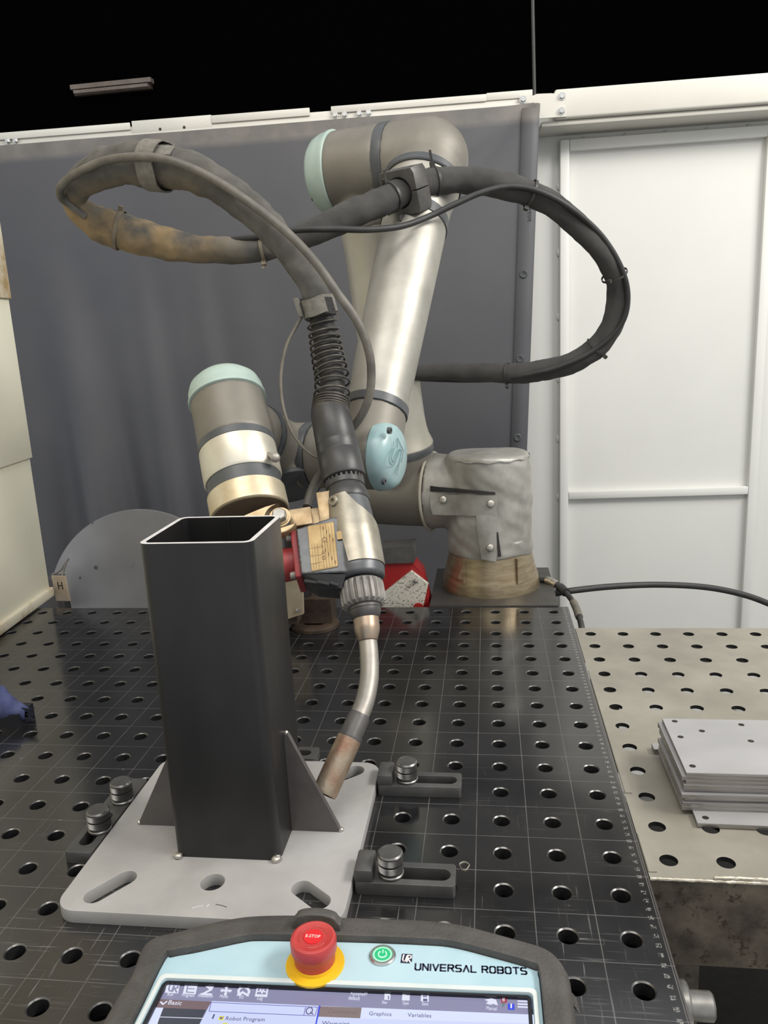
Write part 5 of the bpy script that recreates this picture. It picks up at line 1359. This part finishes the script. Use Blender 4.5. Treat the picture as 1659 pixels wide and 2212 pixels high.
for pts, m, s, a, b in ([[(1113, 600), (1152, 601), (1153, 634), (1113, 632)], 'lcd_red', '8', (1122, 624), (1138, 625)], [[(1158, 638), (1202, 640), (1203, 680), (1158, 678)], 'lcd_blue', '1', (1175, 668), (1186, 669)]):
    icon_box(pts, c3, m); word(s, a, b, 'lcd_icon', c3, .0007, .0034)
word('P', (1122, 664), (1138, 665), 'lcd_green', c3, .0006, .0036)
for y in (622, 641, 660): line('menu_icon', [(1226, y), (1298, y + 3)], .0012, 'lcd_icon', .0005, c3)
# print on the bezel
ZP = ZB + .0001
GL = {'U': [[(0, 6), (0, 1), (.8, 0), (3.2, 0), (4, 1), (4, 6)]], 'N': [[(0, 0), (0, 6), (4, 0), (4, 6)]], 'I': [[(0, 0), (0, 6)]], 'V': [[(0, 6), (2.1, 0), (4.2, 6)]],
      'E': [[(4, 6), (0, 6), (0, 0), (4, 0)], [(0, 3), (3.6, 3)]], 'R': [[(0, 0), (0, 6), (3.3, 6), (4, 5.2), (4, 3.8), (3.3, 3), (0, 3)], [(2.2, 3), (4.1, 0)]],
      'S': [[(3.9, 6), (.7, 6), (0, 5.3), (0, 3.8), (.7, 3.1), (3.3, 2.9), (4, 2.2), (4, .7), (3.3, 0), (.1, 0)]], 'A': [[(0, 0), (2.1, 6), (4.2, 0)]], 'L': [[(0, 6), (0, 0), (3.6, 0)]],
      'O': [[(.8, 0), (3.2, 0), (4, .8), (4, 5.2), (3.2, 6), (.8, 6), (0, 5.2), (0, .8), (.8, 0)]],
      'B': [[(0, 0), (0, 6), (3.2, 6), (4, 5.3), (4, 3.7), (3.3, 3), (0, 3)], [(3.3, 3), (4, 2.3), (4, .7), (3.2, 0), (0, 0)]], 'T': [[(0, 6), (4.2, 6)], [(2.1, 6), (2.1, 0)]]}
def lettering(name, s, p0, p1, h, wd, m, parent):
    adv = [(0 if ch == 'I' else 4) + 1.9 if ch != ' ' else 2.6 for ch in s]; tot = sum(adv) - 1.9
    X = (p1 - p0) / tot; Y = Vector((0, 0, 1)).cross(X.normalized()) * (h / 6); x = 0; bm = new()
    for ch, a_ in zip(s, adv):
        for st_ in GL.get(ch, []):
            P = [p0 + X * (x + q_[0]) + Y * q_[1] for q_ in st_]
            for a, b in zip(P, P[1:]):
                d = b - a; n_ = Vector((-d.y, d.x, 0)).normalized() * wd / 2; e_ = d.normalized() * wd * .35
                bm.faces.new([bm.verts.new(p_) for p_ in (a - n_ - e_, b - n_ + e_, b + n_ + e_, a + n_ - e_)])
        x += a_
    return obj(name, bm, m, parent, smooth=False)
lettering('printed_name', 'UNIVERSAL ROBOTS', onz(*c3(543, 414), ZP), onz(*c3(1283, 444), ZP), .0055, .00125, 'print_navy', pd)
lg = plate('logo_print', [[tuple(onz(*c3(*q_), 0 + ZP))[:2] for q_ in ((455, 308), (525, 311), (522, 360), (505, 372), (445, 368))]], ZP - .0001, ZP + .0001, 'print_navy', pd)
def on_bezel(name, pts, wd, m, z_, parent, conv=c3):
    bm = new(); P = [onz(*conv(*q_), z_) for q_ in pts]
    for a, b in zip(P, P[1:]):
        d = b - a; n_ = Vector((-d.y, d.x, 0)).normalized() * wd / 2; e_ = d.normalized() * wd * .3
        bm.faces.new([bm.verts.new(p_) for p_ in (a - n_ - e_, b - n_ + e_, b + n_ + e_, a + n_ - e_)])
    return obj(name, bm, m, parent, smooth=False)
on_bezel('logo_letter', [(468, 314), (460, 345), (466, 357), (478, 356), (490, 322)], .0010, 'estop_white', ZP + .0003, lg)
on_bezel('logo_letter', [(496, 316), (488, 362)], .0010, 'estop_white', ZP + .0003, lg); on_bezel('logo_letter', [(496, 318), (518, 320), (515, 337), (494, 338), (512, 366)], .0010, 'estop_white', ZP + .0003, lg)
# lit power button
pc = onz(*c3(327, 324), ZB)
bm = new(); lathe(bm, [(.0096, -.002), (.0096, .0012), (.0088, .0020), (.0074, .0020), (.0074, .0008)], pc, Z, 40, caps=False); pbx = obj('power_button', bm, 'button_ring', pd)
bm = new(); lathe(bm, [(.0074, .0006), (.0074, .0013), (0, .0016)], pc, Z, 40); obj('lit_face', bm, 'green_glow', pbx)
bm = new(); lathe(bm, [(.0070, .0017), (.0064, .0019), (.0058, .0017)], pc, Z, 40, caps=False); obj('lit_ring', bm, 'green_pale', pbx)
bm = new(); sweep(bm, [pc + Vector((.0030 * math.sin(a), .0030 * math.cos(a), .0018)) for a in [math.radians(d) for d in range(35, 326, 15)]], .0005, 6); sweep(bm, [pc + Vector((0, .0012, .0018)), pc + Vector((0, .0040, .0018))], .0005, 6); obj('power_symbol', bm, 'green_pale', pbx)
# emergency stop: yellow ring, red mushroom, guard behind it
ez = onz(681, 2082, ZB); ez.z = ZB
es = plate('stop_ring', [circ(ez.x, ez.y, .0212, 48), circ(ez.x, ez.y, .009, 30)], ZB - .001, ZB + .0012, 'estop_yellow', pd, bev=.0004)
bm = new(); lathe(bm, [(.0150, .001), (.0150, .004)], ez, Z, 44); obj('stop_collar', bm, 'estop_yellow', pd)
bm = new(); lathe(bm, [(.0146, .004), (.0150, .010), (.0158, .0125), (.0164, .0135), (.0166, .0205), (.0158, .0225), (.0140, .0232), (.0128, .0226), (.0076, .0226), (0, .0226)], ez, Z, 56); bt = obj('stop_button', bm, 'estop_red', pd)
bm = new(); lathe(bm, [(.0068, .0226), (.0068, .0231), (0, .0231)], ez, Z, 36); obj('stop_badge', bm, 'estop_red_bright', bt)
text('stop_text', 'E-STOP', ez + Vector((-.0053, -.0012, .0232)), ez + Vector((.0053, -.0012, .0232)), 0, 'estop_white', bt, .0027, thick=.00015)
for a0 in (20, 140, 260):
    bm = new(); sweep(bm, [ez + Vector((.0102 * math.cos(math.radians(a0 + d)), .0102 * math.sin(math.radians(a0 + d)), .0226)) for d in range(0, 75, 8)], .0005, 6); obj('arrow_mark', bm, 'estop_red', bt)
gp = [onz(632, 2000, ZR), onz(737, 2004, ZR)]
gx0, gx1, gy = gp[0].x, gp[1].x, gp[0].y
GMx = Matrix.Translation((0, gy + .002, 0)) @ Matrix.Rotation(PI / 2, 4, 'X')
plate('stop_guard', [[(gx0, .028), (gx1, .028), (gx1, ZR + .004), (gx1 - .003, ZR + .0075)] + [((gx0 + gx1) / 2 + (gx1 - gx0) * .42 * math.cos(a), ZR + .0075 + .0050 * math.sin(a)) for a in [PI * k / 12 for k in range(1, 12)]] + [(gx0 + .003, ZR + .0075), (gx0, ZR + .004)]], -.004, .004, 'pendant_rubber', pd, GMx, bev=.001)
